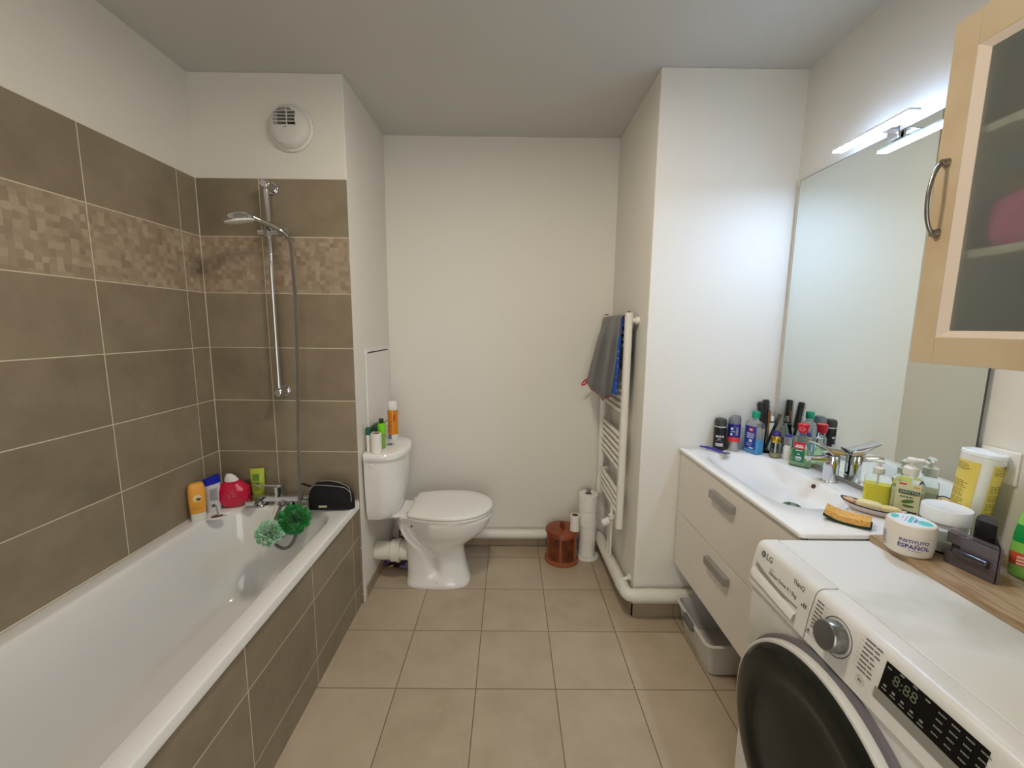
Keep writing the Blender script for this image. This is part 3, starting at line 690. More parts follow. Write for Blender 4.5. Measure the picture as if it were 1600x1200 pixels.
o = B().loft([sell(0,0,.2045,.010,.020,3,20), sell(0,0,.22,.012,.020,3,20), sell(0,0,.236,.011,.016,2.5,20), sell(0,0,.242,.007,.010,2,20)]).build('knob', WOOD_R, t, angle=60); o.rotation_euler = (0,0,.5)
t = thing('toilet_roll', 'nearly empty small paper roll standing on the brown pot lid', 'paper roll', (.402, 2.36, .2048))
roll(t, .028, .020, .098)
t = thing('toilet_roll_stand', 'white free-standing toilet roll holder in the alcove corner', 'roll holder', (.492, 2.432, 0))
B().lathe([(.074,0),(.076,.004),(.074,.010),(.06,.013),(.0,.014)], 48).build('base', PLASTIC_W, t)
B().cyl((0,0,.013),(0,0,.425),.008).lathe([(.008,.42),(.013,.425),(.0135,.436),(.010,.442),(0,.443)], 20).build('pole', mat('pole_grey', (150,142,138), .3, metal=.5), t)
zz = .0145
for k, (hh, rr_) in enumerate([(.100,.052),(.092,.052),(.098,.056),(.104,.058)]):
    r_ = thing('toilet_roll', ['white toilet roll at the bottom of the holder','white toilet roll second from the bottom of the holder','white toilet roll second from the top of the holder','white toilet roll on top of the stack on the holder'][k], 'toilet roll', (.492, 2.432, zz), 0, 'toilet rolls stacked on the holder')
    B().lathe([(.020,0),(rr_-.003,0),(rr_,.003),(rr_,hh-.003),(rr_-.003,hh),(.020,hh),(.020,0)], 44, cap0=False, cap1=False).build('paper', PAPER, r_)
    B().lathe([(.0185,.001),(.0198,.001),(.0198,hh-.001),(.0185,hh-.001),(.0185,.001)], 28, cap0=False, cap1=False).build('core', CARD, r_)
    zz += hh+.0005

# ================================================================ VANITY
VZ = .866; VY0, VY1, VX0 = 1.066, 1.884, .798
t = thing('vanity_cabinet', 'white wall-hung two-drawer vanity cabinet under the basin', 'vanity', (0,0,0))
B().box(.828,XR-.001,VY0+.004,VY0+.020,.292,.8505).box(.828,XR-.001,VY1-.020,VY1-.004,.292,.8505).box(.828,XR-.001,VY0+.020,VY1-.020,.292,.308).box(XR-.017,XR-.001,VY0+.020,VY1-.020,.308,.60).build('carcass', WHITE_LACQ, t, smooth=False)
for z0, z1, hz in ((.560,.8465,.778),(.292,.5565,.500)):
    d = B().box(.809,.827,VY0+.004,VY1-.003,z0,z1).build('drawer', WHITE_LACQ, t, smooth=False, bevel=.0015)
    h = B(); h.box(.787,.791,1.395,1.555,hz-.015,hz+.015).box(.791,.8088,1.395,1.555,hz+.011,hz+.015).box(.791,.8088,1.395,1.399,hz-.015,hz+.011).box(.791,.8088,1.551,1.555,hz-.015,hz+.011)
    h.build('handle', GREY_METAL, d, smooth=False, bevel=.0008)
t = thing('washbasin', 'white ceramic washbasin top with wide shallow bowl', 'washbasin', (0,0,0))
def br(z, cx, cy, hx_, hy_, r): return rrect(cx, cy, z, hx_, hy_, r, 8, 8)
cxv, cyv, hxv, hyv = (VX0+XR-.001)/2, (VY0-.006+VY1+.002)/2, (XR-.001-VX0)/2, (VY1+.002-VY0+.006)/2
rings = [br(.852,cxv,cyv,hxv-.004,hyv-.004,.010), br(.8535,cxv,cyv,hxv-.001,hyv-.001,.012), br(.8615,cxv,cyv,hxv,hyv,.012), br(.8645,cxv,cyv,hxv-.0012,hyv-.0012,.012), br(VZ,cxv,cyv,hxv-.004,hyv-.004,.010),
    br(VZ,.996,1.512,.143,.290,.110), br(.8645,.996,1.512,.139,.286,.108), br(.8605,.996,1.512,.134,.280,.105), br(.851,.998,1.508,.126,.268,.100), br(.832,1.000,1.498,.113,.245,.092), br(.813,1.003,1.480,.099,.212,.082), br(.803,1.004,1.462,.082,.175,.070), br(.798,1.005,1.440,.055,.12,.05), br(.796,1.005,1.405,.02,.03,.015)]
B().loft(rings, False, True).build('basin', CERAMIC, t, angle=50)
o = B().lathe([(.0,.006),(.026,.006),(.030,.003),(.031,0)][::-1], 32).build('drain_plug', CHROME, t); o.location = (1.006,1.395,.7965)
o = B().cyl((0,0,0),(-.006,0,.002),.0095).cyl((-.0061,0,.002),(-.0066,0,.002),.0065).build('overflow_hole', [mat('overflow_brown', (86,56,42), .4, metal=.3)], t); o.location = (1.1265,1.455,.8455)

t = thing('basin_tap', 'chrome single-lever tap at the back of the washbasin', 'tap', (1.184, 1.462, VZ), radians(3))
B().lathe([(.0265,0),(.0265,.003),(.0250,.005),(.0245,.06),(.0245,.098),(.023,.101)], 36).build('body', CHROME, t)
B().loft([[(-.012-.083*k, a*.0165*(1-.12*k), .087+.0095*c*(1-.35*k)+.003*k) for a, c in ((-1,-1),(1,-1),(1,.7),(.6,1),(-.6,1),(-1,.7))] for k in (0,.25,.5,.75,1)]).build('spout', CHROME, t, angle=40, bevel=.002)
B().lathe([(.0200,.1012),(.0200,.104)], 36).build('collar', BLACK_M, t)
B().loft([[(x, a*(.0245-.004*(.026-x)/.104), (zb+zt)/2+c*(zt-zb)/2) for a, c in ((-1,-1),(1,-1),(1,.6),(.7,1),(-.7,1),(-1,.6))] for x, zb, zt in ((.0265,.106,.120),(.024,.1042,.123),(0,.1042,.128),(-.018,.1042,.132),(-.026,.113,.134),(-.040,.126,.139),(-.058,.137,.1455),(-.078,.1465,.151))]).build('lever', CHROME, t, angle=40, bevel=.0015)
B().cyl((.0235,-.004,.035),(.0265,-.006,.035),.004).build('set_screw', BLACK_M, t)

# items at the far end of the basin
t = thing('deodorant_can', 'black deodorant spray can at the far left end of the basin', 'deodorant', (.972, 1.858, VZ), radians(-28))
q = Bottle([(0,.024,.024),(.003,.026,.026),(.108,.026,.026)], 2)
q.mesh(B()).build('body', mat('black_can', (34,33,36), .3, metal=.3), t)
B().lathe([(.0262,.1082),(.0266,.109),(.0266,.112),(.0262,.113)], 36).build('silver_ring', mat('silver_paint', (206,204,200), .3, metal=.4), t)
B().lathe([(.0262,.1132),(.0262,.132),(.0245,.141),(.021,.146),(.016,.144),(.0,.1435)], 36).build('cap', mat('smoke_cap', (58,58,56), .35), t)
b = B(); bars(b, q.fn(-pi/2,.066), [(-.017,-.004,-.004,.005),(-.002,.006,-.004,.005),(.008,.018,-.004,.005),(-.008,.006,-.014,-.010),(-.016,.016,-.045,-.030)]+small_print(-.014,.014,[-.020],.0015,2)); b.build('lettering', mat('grey_white_ink', (190,188,186), .5), t)
t = thing('shaving_foam_can', 'blue and silver shaving foam can with grey domed cap', 'shaving foam', (1.030, 1.846, VZ), radians(-25))
q = Bottle([(0,.0245,.0245),(.003,.0265,.0265),(.122,.0265,.0265),(.126,.0255,.0255)], 2)
q.mesh(B(),0,.045).build('can_base', mat('silver_can', (176,174,172), .3, metal=.85), t)
q.mesh(B(),.0452,.066).build('red_band', mat('coral_band', (216,62,60), .35), t)
q.mesh(B(),.0662,.126).build('body', mat('navy_can', (28,36,120), .3), t)
B().loft([sell(0,0,.1265,.026,.026,2,36), sell(0,0,.142,.0255,.0255,2,36), sell(.002,0,.156,.022,.022,2,36), sell(.005,0,.164,.015,.017,2,36), sell(.006,0,.166,.008,.01,2,36)]).build('cap', mat('grey_cap', (112,116,120), .35), t)
b = B(); bars(b, q.fn(-pi/2,.095), [(-.016,-.006,.006,.016),(-.016,.004,-.003,-.001),(-.016,-.008,-.020,-.010)]+small_print(.006,.018,[.018-.005*i for i in range(8)],.0015,4)); b.build('lettering', WHITE_INK, t)

t = thing('mouthwash_bottle', 'clear mouthwash bottle half full of blue liquid with teal cap', 'bottle', (1.104, 1.812, VZ), radians(-72))
def sq(z, hx_, hy_, r): return rrect(0,0,z,hx_,hy_,r,6,2)
B().loft([sq(0,.034,.019,.006), sq(.004,.037,.022,.009), sq(.125,.037,.022,.009), sq(.140,.033,.019,.010), sq(.148,.018,.016,.012), sq(.152,.013,.013,.0129), sq(.160,.013,.013,.0129)]).build('body', CLEAR_PL, t)
B().loft([sq(.003,.0355,.0205,.008), sq(.062,.0358,.0208,.008)]).build('liquid', mat('blue_liquid', (58,172,240), .08, trans=.1, ior=1.33), t)
B().lathe([(.0155,.1605),(.0165,.162),(.0165,.188),(.0145,.191)], 32).build('cap', mat('teal_cap', (14,148,116), .35), t)
b = B(); f = plane_fn((0,-.0222,.072),(1,0,0),(0,0,1)); b.mi(0); bars(b, f, [(-.028,.028,-.052,.052)], .0001)
b.mi(1); bars(b, f, [(-.012,.014,.026,.046)], .0004); b.mi(2); bars(b, f, small_print(-.018,.022,[.018,.009,.0],.005,6,1)+[(-.006,.010,-.020,-.008)]+small_print(-.016,.02,[-.028,-.036],.0025,7)+[(-.004,.018,-.049,-.043),(-.006,.008,.032,.040)], .0006)
b.build('label', [mat('royal_blue_label', (26,62,162), .4), mat('crimson_print', (196,30,60), .4), WHITE_INK], t)

t = thing('tumbler', 'clear tumbler at the basin corner full of brushes and combs', 'glass', (1.174, 1.826, VZ))
B().lathe([(.030,0),(.033,.002),(.0405,.108),(.0385,.108),(.031,.012),(.0,.010)], 40, cap1=False).build('glass', GLASS, t)
def rod(name, label, cat, base, top, fn, group=None):
    t = thing(name, label, cat, base, 0, group); d = Vector(top)-Vector(base); t.rotation_mode = 'QUATERNION'; t.rotation_quaternion = d.to_track_quat('Z','Y'); fn(t, d.length); return t
TX, TYv = 1.174, 1.826
def brush(t, L):
    B().cyl((0,0,0),(0,0,L*.45),.005,.006,12).build('handle', BLACK_M, t)
    B().cyl((0,0,L*.44),(0,0,L*.99),.0115,.0115,16).build('barrel', mat('brush_dark', (60,54,50), .4), t)
    b = B()
    for i in range(20):
        for k in range(12):
            a = 2*pi*k/12+i*.26; z = L*.46+i*(L*.52/20); c, s_ = cos(a), sin(a)
            b.cyl((c*.011,s_*.011,z),(c*.0185,s_*.0185,z+.0008),.0012,.0006,4)
    b.build('bristles', mat('bristle_dark', (30,28,27), .6), t, smooth=False)
rod('hairbrush', 'dark bristled hairbrush tallest in the tumbler', 'hairbrush', (TX-.014,TYv+.004,VZ+.012), (TX-.042,TYv+.006,VZ+.232), brush, 'brushes and combs in the tumbler')
rod('hairbrush', 'second black hairbrush behind the tallest one in the tumbler', 'hairbrush', (TX+.004,TYv+.020,VZ+.012), (TX-.004,TYv+.032,VZ+.238), brush, 'brushes and combs in the tumbler')
def woodh(t, L): B().cyl((0,0,0),(0,0,L*.6),.003,.0045,12).cyl((0,0,L*.6),(0,0,L),.0045,.006,12).build('handle', mat('brown_wood_handle', (128,84,36), .4), t)
rod('wooden_brush', 'slim brown wooden handle leaning in the tumbler', 'brush', (TX-.004,TYv-.006,VZ+.012), (TX+.004,TYv+.012,VZ+.188), woodh, 'brushes and combs in the tumbler')
def paste(t, L):
    B().loft([sell(0,0,0,.016,.001,2,24), sell(0,0,L*.5,.015,.010,2,24), sell(0,0,L*.8,.014,.013,2,24)]).build('body', mat('toothpaste_white', (206,214,208), .3), t)
    B().loft([sell(0,0,L*.80,.0142,.0132,2,24), sell(0,0,L*.84,.014,.013,2,24)]).build('band', mat('dark_teal_band', (16,72,60), .4), t)
    B().cyl((0,0,L*.845),(0,0,L),.008,.0075).build('cap', PLASTIC_W, t)
rod('toothpaste_tube', 'white toothpaste tube with teal band standing in the tumbler', 'toothpaste', (TX+.006,TYv-.004,VZ+.012), (TX+.018,TYv+.008,VZ+.165), paste)
def forkcomb(t, L):
    B().cyl((0,0,0),(0,0,L*.6),.005,.006,12).loft([sell(0,0,L*.58,.007,.004,2.5,16), sell(0,0,L*.68,.014,.004,2.5,16), sell(0,0,L*.71,.015,.004,2.5,16)]).build('handle', BLACK_M, t)
    for k in range(5): B().cyl((-.012+.006*k,0,L*.70),(-.0145+.00725*k,0,L),.0015,.0011,8).build('tine', BLACK_M, t)
rod('pronged_comb', 'black long-pronged comb leaning out of the tumbler', 'comb', (TX-.016,TYv-.010,VZ+.012), (TX+.036,TYv-.016,VZ+.180), forkcomb, 'brushes and combs in the tumbler')

t = thing('perfume_bottle', 'small clear perfume bottle with gold collar and purple dome', 'perfume', (1.160, 1.745, VZ))
B().lathe([(.018,0),(.020,.003),(.020,.062),(.019,.068)], 32).build('glass', GLASS, t)
B().lathe([(.018,.003),(.0185,.022)], 28).build('liquid', mat('pale_amber', (226,214,176), .1, trans=.6), t)
B().cyl((0,0,.02),(0,0,.066),.003).build('dip_tube', mat('dip_white', (220,220,220), .3), t)
q = Bottle([(.0685,.0185,.0185),(.070,.0195,.0195),(.095,.0195,.0195),(.097,.0185,.0185)]); q.mesh(B()).build('collar', mat('gold', (216,176,72), .2, metal=1), t)
b = B(); bars(b, q.fn(radians(-125),.083), small_print(-.014,.014,[.006,0,-.006],.0016,2)); b.build('lettering', mat('gold_dark', (140,104,30), .4), t)
B().lathe([(.0172,.0972),(.0168,.104),(.013,.112),(.007,.116),(.0,.117)], 28).build('dome_cap', mat('violet_gloss', (50,26,112), .15), t)
B().tube([(.019,0,.092),(.026,-.004,.088),(.024,-.004,.076),(.022,-.003,.066)], .0022, 8).build('tassel', BLACK_M, t)

t = thing('roll_on_deodorant', 'small white roll-on bottle with clear top and purple cap', 'deodorant', (1.196, 1.716, VZ))
B().lathe([(.016,0),(.018,.003),(.0185,.050),(.016,.060),(.012,.066)], 32).build('body', mat('milk_white', (228,226,218), .3), t)
B().lathe([(.0165,.0665),(.018,.068),(.0178,.098),(.016,.101)], 32).build('cap', mat('clear_cap', (226,228,232), .1, trans=.8, ior=1.2), t)
B().lathe([(.0162,.1012),(.015,.106),(.008,.110),(0,.111)], 28).build('cap_top', mat('indigo_plastic', (48,42,132), .35), t)

t = thing('aftershave_bottle', 'flat clear aftershave bottle with red cap and red-green label', 'bottle', (1.187, 1.626, VZ), radians(-47))
def sq2(z, hx_, hy_, r): return rrect(0,0,z,hx_,hy_,r,6,3)
B().loft([sq2(0,.033,.013,.006), sq2(.004,.037,.016,.009), sq2(.112,.037,.016,.010), sq2(.122,.032,.014,.012), sq2(.128,.014,.012,.0115), sq2(.142,.012,.012,.0118)]).build('body', mat('green_tint_clear', (240,252,240), .05, trans=.95, ior=1.12), t)
B().loft([sq2(.004,.035,.014,.008), sq2(.070,.035,.014,.008)]).build('liquid', mat('pale_green_liquid', (214,244,200), .05, trans=.85, ior=1.15), t)
B().lathe([(.0145,.1422),(.0165,.144),(.0165,.156),(.020,.172),(.020,.176),(.018,.178)], 36).build('cap', mat('red_cap', (200,18,44), .3), t)
b = B(); f = plane_fn((-.004,-.0162,.062),(1,0,0),(0,0,1)); b.mi(0); bars(b, f, [(-.019,.019,.014,.042)], .0001); b.mi(1); bars(b, f, [(-.019,.019,-.040,.0138)], .0001)
b.mi(2); bars(b, f, [(-.012,.012,.026,.030),(-.015,.014,.019,.0235),(-.012,.012,.006,.009),(-.004,.004,-.010,-.006),(-.010,.010,-.022,-.018),(-.012,.012,-.027,-.024),(-.008,.008,-.034,-.031)], .0004)
b.build('label', [mat('label_red', (196,34,50), .4), mat('label_green', (10,112,74), .4), WHITE_INK], t)
b = B()
for k in range(32):
    a0 = 2*pi*k/32; a1 = 2*pi*(k+1)/32
    for (r0, r1) in ((.0085,.0098),):
        o_ = len(b.v)
        for a, r in ((a0,r0),(a1,r0),(a1,r1),(a0,r1)):
            x = r*cos(a); z = .159+r*.62*sin(a); b.v.append(Vector((x, -sqrt(.0186**2-min(x*x,.0003))-.0006, z)))
        b.face((o_,o_+1,o_+2,o_+3))
b.build('cap_emblem', WHITE_INK, t)

def razor(name, label, loc, rz):
    t = thing(name, label, 'razor', loc, rz)
    B().tube([(-.062,0,.008),(-.035,0,.0115),(0,0,.011),(.030,0,.008),(.044,0,.007)], [.0035]*8+[.005]*8+[.0052]*8+[.004]*9, 10).build('handle', mat('violet_handle', (62,56,150), .3), t)
    B().box(.040,.056,-.021,.021,.0015,.009).build('blade_head', mat('razor_steel', (176,172,176), .25, metal=.7), t, bevel=.0015)
    B().tube([(-.045,0,.004),(-.01,0,.0045),(.035,0,.004)], .0032, 8).build('underside_grip', mat('pale_violet', (176,176,204), .4), t)
razor('razor', 'violet disposable razor lying at the far corner of the basin', (.930, 1.815, VZ), radians(-58)); bpy.data.objects['razor'].scale = (1.12,1.12,1.12)

# soap pumps
def pump(t, z, cm, k=1.0, dr=1):
    B().lathe([(.0165*k,z),(.018*k,z+.002),(.018*k,z+.022*k),(.012*k,z+.027*k),(.0085*k,z+.028*k)], 32).build('collar', cm, t)
    B().cyl((0,0,z+.027*k),(0,0,z+.042*k),.006*k,n=20).build('pump_stem', cm, t)
    B().loft([sell(.0,0,z+.040*k,.012*k,.010*k,2.3,20), sell(.0,0,z+.048*k,.013*k,.0115*k,2.3,20), sell(0,0,z+.052*k,.010*k,.008*k,2.3,20)]).build('pump_head', cm, t)
    B().tube([(dr*.008*k,0,z+.046*k),(dr*.024*k,0,z+.0475*k),(dr*.036*k,0,z+.043*k)], [.006*k]*9+[.0042*k]*8, 12).build('nozzle', cm, t)
t = thing('soap_dispenser', 'square clear pump bottle of yellow liquid soap', 'soap dispenser', (1.186, 1.272, VZ), radians(-38), 'soap pumps at the near end of the basin')
B().loft([sq(0,.029,.020,.005), sq(.003,.032,.022,.007), sq(.084,.032,.022,.007), sq(.090,.027,.019,.008), sq(.093,.016,.015,.0145), sq(.100,.014,.014,.0138)]).build('body', CLEAR_PL, t)
B().loft([sq(.003,.0305,.0205,.006), sq(.066,.0305,.0205,.006)]).build('liquid', mat('yellow_liquid', (252,236,4), .1, ior=1.33), t)
pump(t, .1005, mat('pump_cream', (224,222,210), .35), .82, -1)
B().cyl((0,0,.02),(0,0,.10),.0025).build('dip_tube', PLASTIC_W, t)
t = thing('soap_dispenser', 'clear hand wash pump bottle with green-banded label', 'soap dispenser', (1.196, 1.180, VZ), radians(-46), 'soap pumps at the near end of the basin')
B().loft([sq(0,.033,.018,.008), sq(.004,.036,.021,.012), sq(.100,.036,.021,.014), sq(.114,.030,.018,.015), sq(.121,.017,.016,.0155), sq(.128,.015,.015,.0148)]).build('body', CLEAR_PL, t)
B().loft([sq(.003,.0345,.0195,.010), sq(.082,.0345,.0195,.012)]).build('liquid', mat('pale_yellow_liquid', (230,228,180), .15, trans=.3, ior=1.33), t)
pump(t, .1285, mat('pump_cream', (224,222,210), .35), 1.0)
b = B(); f = plane_fn((0,-.0212,.064),(1,0,0),(0,0,1))
b.mi(0); bars(b, f, [(-.027,.027,-.052,.044)], .0001); b.mi(1); bars(b, f, [(-.020,.026,.010,.022)], .0003); b.mi(2); bars(b, f, [(-.021,-.004,.037,.042)], .0003)
b.mi(3); bars(b, f, [(-.025,.025,-.046,-.041)], .0003); b.mi(4); bars(b, f, [(-.014,.020,.0072,.0092),(.011,.025,.032,.036)], .0004); b.mi(1); bars(b, f, small_print(-.016,.022,[.001],.004,3,1), .0003)
b.mi(5); b.loft([[f(.002+.014*cos(a), -.012+.006*sin(a)+.004*cos(a), .0003) for a in [2*pi*i/20 for i in range(20)]]], True, False); b.loft([[f(.004+.013*cos(a), -.026+.004*sin(a), .0003) for a in [2*pi*i/20 for i in range(20)]]], True, False)
b.build('label', [mat('label_pale', (222,220,176), .4), mat('label_deep_green', (22,88,66), .4), mat('label_pink', (206,52,92), .4), mat('label_dark', (60,66,50), .4), mat('label_orange', (216,150,60), .4), mat('leaf_print', (92,130,60), .4)], t)
b = B(); put_text(b, 'SANYTOL', .0098, plane_fn((.004,-.0212,.080),(1,0,0),(0,0,1),.0008), .0001); b.build('lettering', WHITE_INK, t)

# soap dish
t = thing('soap_dish', 'boat-shaped white dish with a dark blue rim on the basin end', 'soap dish', (1.112, 1.196, VZ), radians(-49))
def boat(z, a, c_, off=0): 
    out = []
    for j in range(48):
        th = 2*pi*j/48; x = a*spow(cos(th),.9); k = 1-abs(cos(th))**3*.0; out.append((x, c_*spow(sin(th),1.15), z+.012*(abs(x)/a)**3*(z/.03)))
    return out
DISH = mat('dish_glaze', (222,206,200), .15, coat=.5)
B().loft([boat(0,.054,.018), boat(.005,.062,.024), boat(.013,.074,.030), boat(.020,.080,.034), boat(.021,.077,.031), boat(.012,.064,.024), boat(.007,.05,.016)]).build('dish', DISH, t, angle=60)
rim = boat(.0215,.0787,.0327); rim.append(rim[0])
B().rings_along(rim, .0021, 6).build('rim', mat('navy_glaze', (34,30,70), .2), t)
def soap(name, label, loc, rz, sx, sy, sz, m, ry=0):
    b = B(); N_ = 28; rings = []
    for i in range(1, 12):
        ph = -pi/2+pi*i/12; rings.append([(sx*spow(cos(ph),.7)*spow(cos(2*pi*j/N_),.8), sy*spow(cos(ph),.7)*spow(sin(2*pi*j/N_),.8), sz*spow(sin(ph),.8)+sz+.0008*noise.noise(Vector((j,i,3)))) for j in range(N_)])
    b.loft(rings); o = b.build(name, m, angle=80); o.location = loc; o.rotation_euler = (0, ry, rz); return tag(o, label, 'soap', 'soaps in the boat-shaped dish')
SOAP = mat('cream_soap', (228,214,160), .4, bump=.25, bscale=60)
SOAP2 = mat('tan_soap', (220,176,120), .4)
soap('soap_bar', 'cream ridged soap bar in the boat-shaped dish', (1.106, 1.202, VZ+.009), radians(-46), .034, .018, .014, SOAP)
soap('soap_bar', 'tan soap piece at the far tip of the boat-shaped dish', (1.074, 1.240, VZ+.013), radians(-50), .016, .011, .009, SOAP2)
soap('soap_bar', 'pale yellow soap piece at the near end of the dish', (1.138, 1.165, VZ+.011), radians(-46), .026, .014, .012, mat('pale_soap', (224,204,138), .4))

# sponge
t = thing('sponge', 'curved orange sponge with a dark green scourer underneath', 'sponge', (.985, 1.135, VZ), radians(-44))
def sponge_loft(z0, z1, hx_, hy_, col, name, nz=0):
    rs = []
    for i in range(17):
        s = -1+2*i/16; x = hx_*s; lift = .012*s*s*(1 if s < 0 else .35)
        ring = []
        for (yy, zz_) in ((-1,0),(-1,1),(-.33,1),(.33,1),(1,1),(1,0),(.33,0),(-.33,0)):
            ring.append((x, hy_*yy*(1-.05*s*s)+nz*noise.noise(Vector((x*90,yy*3,zz_))), z0+(z1-z0)*zz_+lift+nz*.6*noise.noise(Vector((x*70,yy*5,zz_+4)))))
        rs.append(ring)
    return B().loft(rs).build(name, col, t, bevel=.0015, angle=50)
sponge_loft(.0005,.006,.055,.030, mat('scourer_green', (28,60,50), .9, bump=.6, bscale=300), 'scourer')
sponge_loft(.0062,.023,.052,.028, mat('orange_sponge', (232,178,96), .9, bump=.9, bscale=130, spot=((200,140,66), 110, .58, .66)), 'foam', .0015)

# ================================================================ WASHING MACHINE
WY0, WY1 = .465, 1.061; WC = .765
t = thing('washing_machine', 'white front-loading washing machine with black round door', 'washing machine', (0,0,0))
B().box(.676,1.225,WY0,WY1,.012,.728).build('body', WM_WHITE, t, smooth=False, bevel=.006, seg=3)
for x in (.72,1.18):
    for y in (WY0+.05, WY1-.05): B().cyl((x,y,0),(x,y,.013),.022).build('foot', BLACK_M, t)
def panel(y0, y1):
    prof = [(.667,.729),(.6745,.790),(.683,.832),(.687,.842),(.694,.848),(.703,.850),(.736,.850),(.736,.729)]
    b = B(); b.loft([[(x,y,z) for x,z in prof] for y in (y0,y1)]); return b
cp = panel(WY0, .8435).build('control_panel', WM_WHITE, t, bevel=.0012, angle=50)
dr = panel(.8465, WY1).build('detergent_drawer', WM_WHITE, t, bevel=.0012, angle=50)
B().box(.738,1.225,WY0,WY1,.729,.8495).build('top_cover', WM_TOP, t, smooth=False, bevel=.003, seg=2)
PN = Vector((-.979,0,.2)).normalized()
def pf(y, z, lift=.0005):
    """on the leaning front panel, text reading toward -y"""
    x = .6745+(z-.790)*(.0085/.042) if z > .79 else .667+(z-.729)*(.0075/.061)
    return plane_fn((x, y, z), (0,-1,0), (.2,0,.979), lift)
def on_panel(yc, zc, lift=.0006):
    def g(a, b_, c_):
        y = yc-a; z = zc+b_
        x = .6745+(z-.790)*(.0085/.042) if z > .79 else .667+(z-.729)*(.0075/.061)
        return Vector((x-lift-c_, y, z+.2*(lift+c_)))
    return g
# drawer scoop: flat grey crescent painted on for the shading of the recess
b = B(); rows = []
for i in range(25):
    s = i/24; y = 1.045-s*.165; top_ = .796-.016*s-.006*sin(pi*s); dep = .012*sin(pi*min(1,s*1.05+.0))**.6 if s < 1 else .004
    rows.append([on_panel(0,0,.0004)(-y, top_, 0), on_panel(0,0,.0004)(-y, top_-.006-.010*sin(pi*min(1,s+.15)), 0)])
b.grid(rows); b.build('scoop_shade', mat('scoop_shade_grey', (150,146,138), .5), dr)
b = B(); rows = []
for i in range(25):
    s = i/24; y = 1.052-s*.172; rows.append([on_panel(0,0,.0004)(-y, .779-.014*s, 0), on_panel(0,0,.006)(-y, .770-.012*s, 0), on_panel(0,0,.0078)(-y, .755-.010*s, 0), on_panel(0,0,.0004)(-y, .741, 0)])
b.grid(rows).build('scoop_lip', WM_WHITE, dr)
GI = mat('print_grey', (112,108,106), .5)
b = B(); put_text(b, 'LG', .021, on_panel(1.0035,.826), .0001, bold=.0003)
b.loft([[on_panel(1.028,.826)(.0085*cos(a), .0085*sin(a), 0) for a in [2*pi*i/28 for i in range(28)]]], True, False)
b.build('lettering', GI, dr)
b = B(); put_text(b, 'L', .008, on_panel(1.028,.826,.0011), .0001, bold=.0002); b.build('emblem_mark', WM_WHITE, dr)
b = B(); put_text(b, 'ThinQ', .0145, on_panel(.893,.826), .0001, bold=.0002); b.build('lettering', GI, dr)
b = B(); put_text(b, 'Direct Drive 9 / 5kg', .0125, on_panel(.940,.7975), .0001, bold=.0002); bars(b, on_panel(.866,.796), [(-.006,-.002,-.005,.0),(.0,.004,-.005,.005),(.006,.010,-.005,.005)]); bars(b, on_panel(.975,.808), [(-.016,.0,-.0006,.0006)]); b.build('lettering', GI, dr)
# programme names and lines
b = B(); rd = random.Random(5)
for k in range(8):
    z = .830-k*.0085; L = .018+rd.uniform(-.004,.004); y0 = .834
    bars(b, on_panel(y0,z), [(0, L*.55, -.0016,.0016),(L*.62, L, -.0016,.0016)])
    bars(b, on_panel(y0,z), [(L+.004, L+.012, -.0002,.0002)])
for k in range(8):
    z = .838-k*.0085; L = .030+rd.uniform(-.006,.006); y0 = .722
    bars(b, on_panel(y0,z), [(0, .008, -.0002,.0002),(.010, .010+L*.6, -.0016,.0016),(.011+L*.64, .010+L, -.0016,.0016)])
bars(b, on_panel(.836,.757), [(-.003,.003,-.003,.003),(-.006,.006,-.007,-.0055)])
def ringp(yc, zc, r0, r1, k=32, arc=(0,2*pi)):
    for i in range(k):
        a0 = arc[0]+(arc[1]-arc[0])*i/k; a1 = arc[0]+(arc[1]-arc[0])*(i+1)/k; o_ = len(b.v); g = on_panel(yc,zc)
        b.v += [Vector(g(r*cos(a), r*sin(a), 0)) for r, a in ((r0,a0),(r0,a1),(r1,a1),(r1,a0))]; b.face((o_,o_+1,o_+2,o_+3))
ringp(.818,.755,.0075,.0080); ringp(.818,.755,.0025,.0033,16,(-.9,4.0)); bars(b, on_panel(.818,.757), [(-.0004,.0004,0,.003)])
ringp(.700,.760,.0085,.0090); bars(b, on_panel(.700,.760), [(-.004,-.001,-.003,.003),(.001,.0018,-.003,.003),(.003,.0038,-.003,.003)])
b.build('programme_print', GI, cp)
KZ = .795; kx = .6755
K0 = Vector((kx,.768,KZ)); 
b = B(); b.rings_along([K0+PN*-.001, K0+PN*.0012], .038, 48); b.build('knob_ring', mat('ring_pale', (206,204,200), .3), cp, bevel=.0005)
b = B()
for i in range(64):
    a0 = 2*pi*i/64; a1 = 2*pi*(i+1)/64; U1 = Vector((0,-1,0)); V1 = Vector((.2,0,.979)).normalized(); o_ = len(b.v)
    b.v += [K0+PN*.0014+U1*r*cos(a)+V1*r*sin(a) for r, a in ((.0365,a0),(.0365,a1),(.0385,a1),(.0385,a0))]; b.face((o_,o_+1,o_+2,o_+3))
b.build('knob_outline', mat('outline_dark', (66,68,82), .4), cp)
B().rings_along([K0+PN*.001, K0+PN*.012, K0+PN*.026, K0+PN*.0285, K0+PN*.0288], [.0315,.0305,.0295,.0275,.02], 48).build('knob', mat('knob_steel', (138,138,136), .28, metal=.9), cp, angle=40)
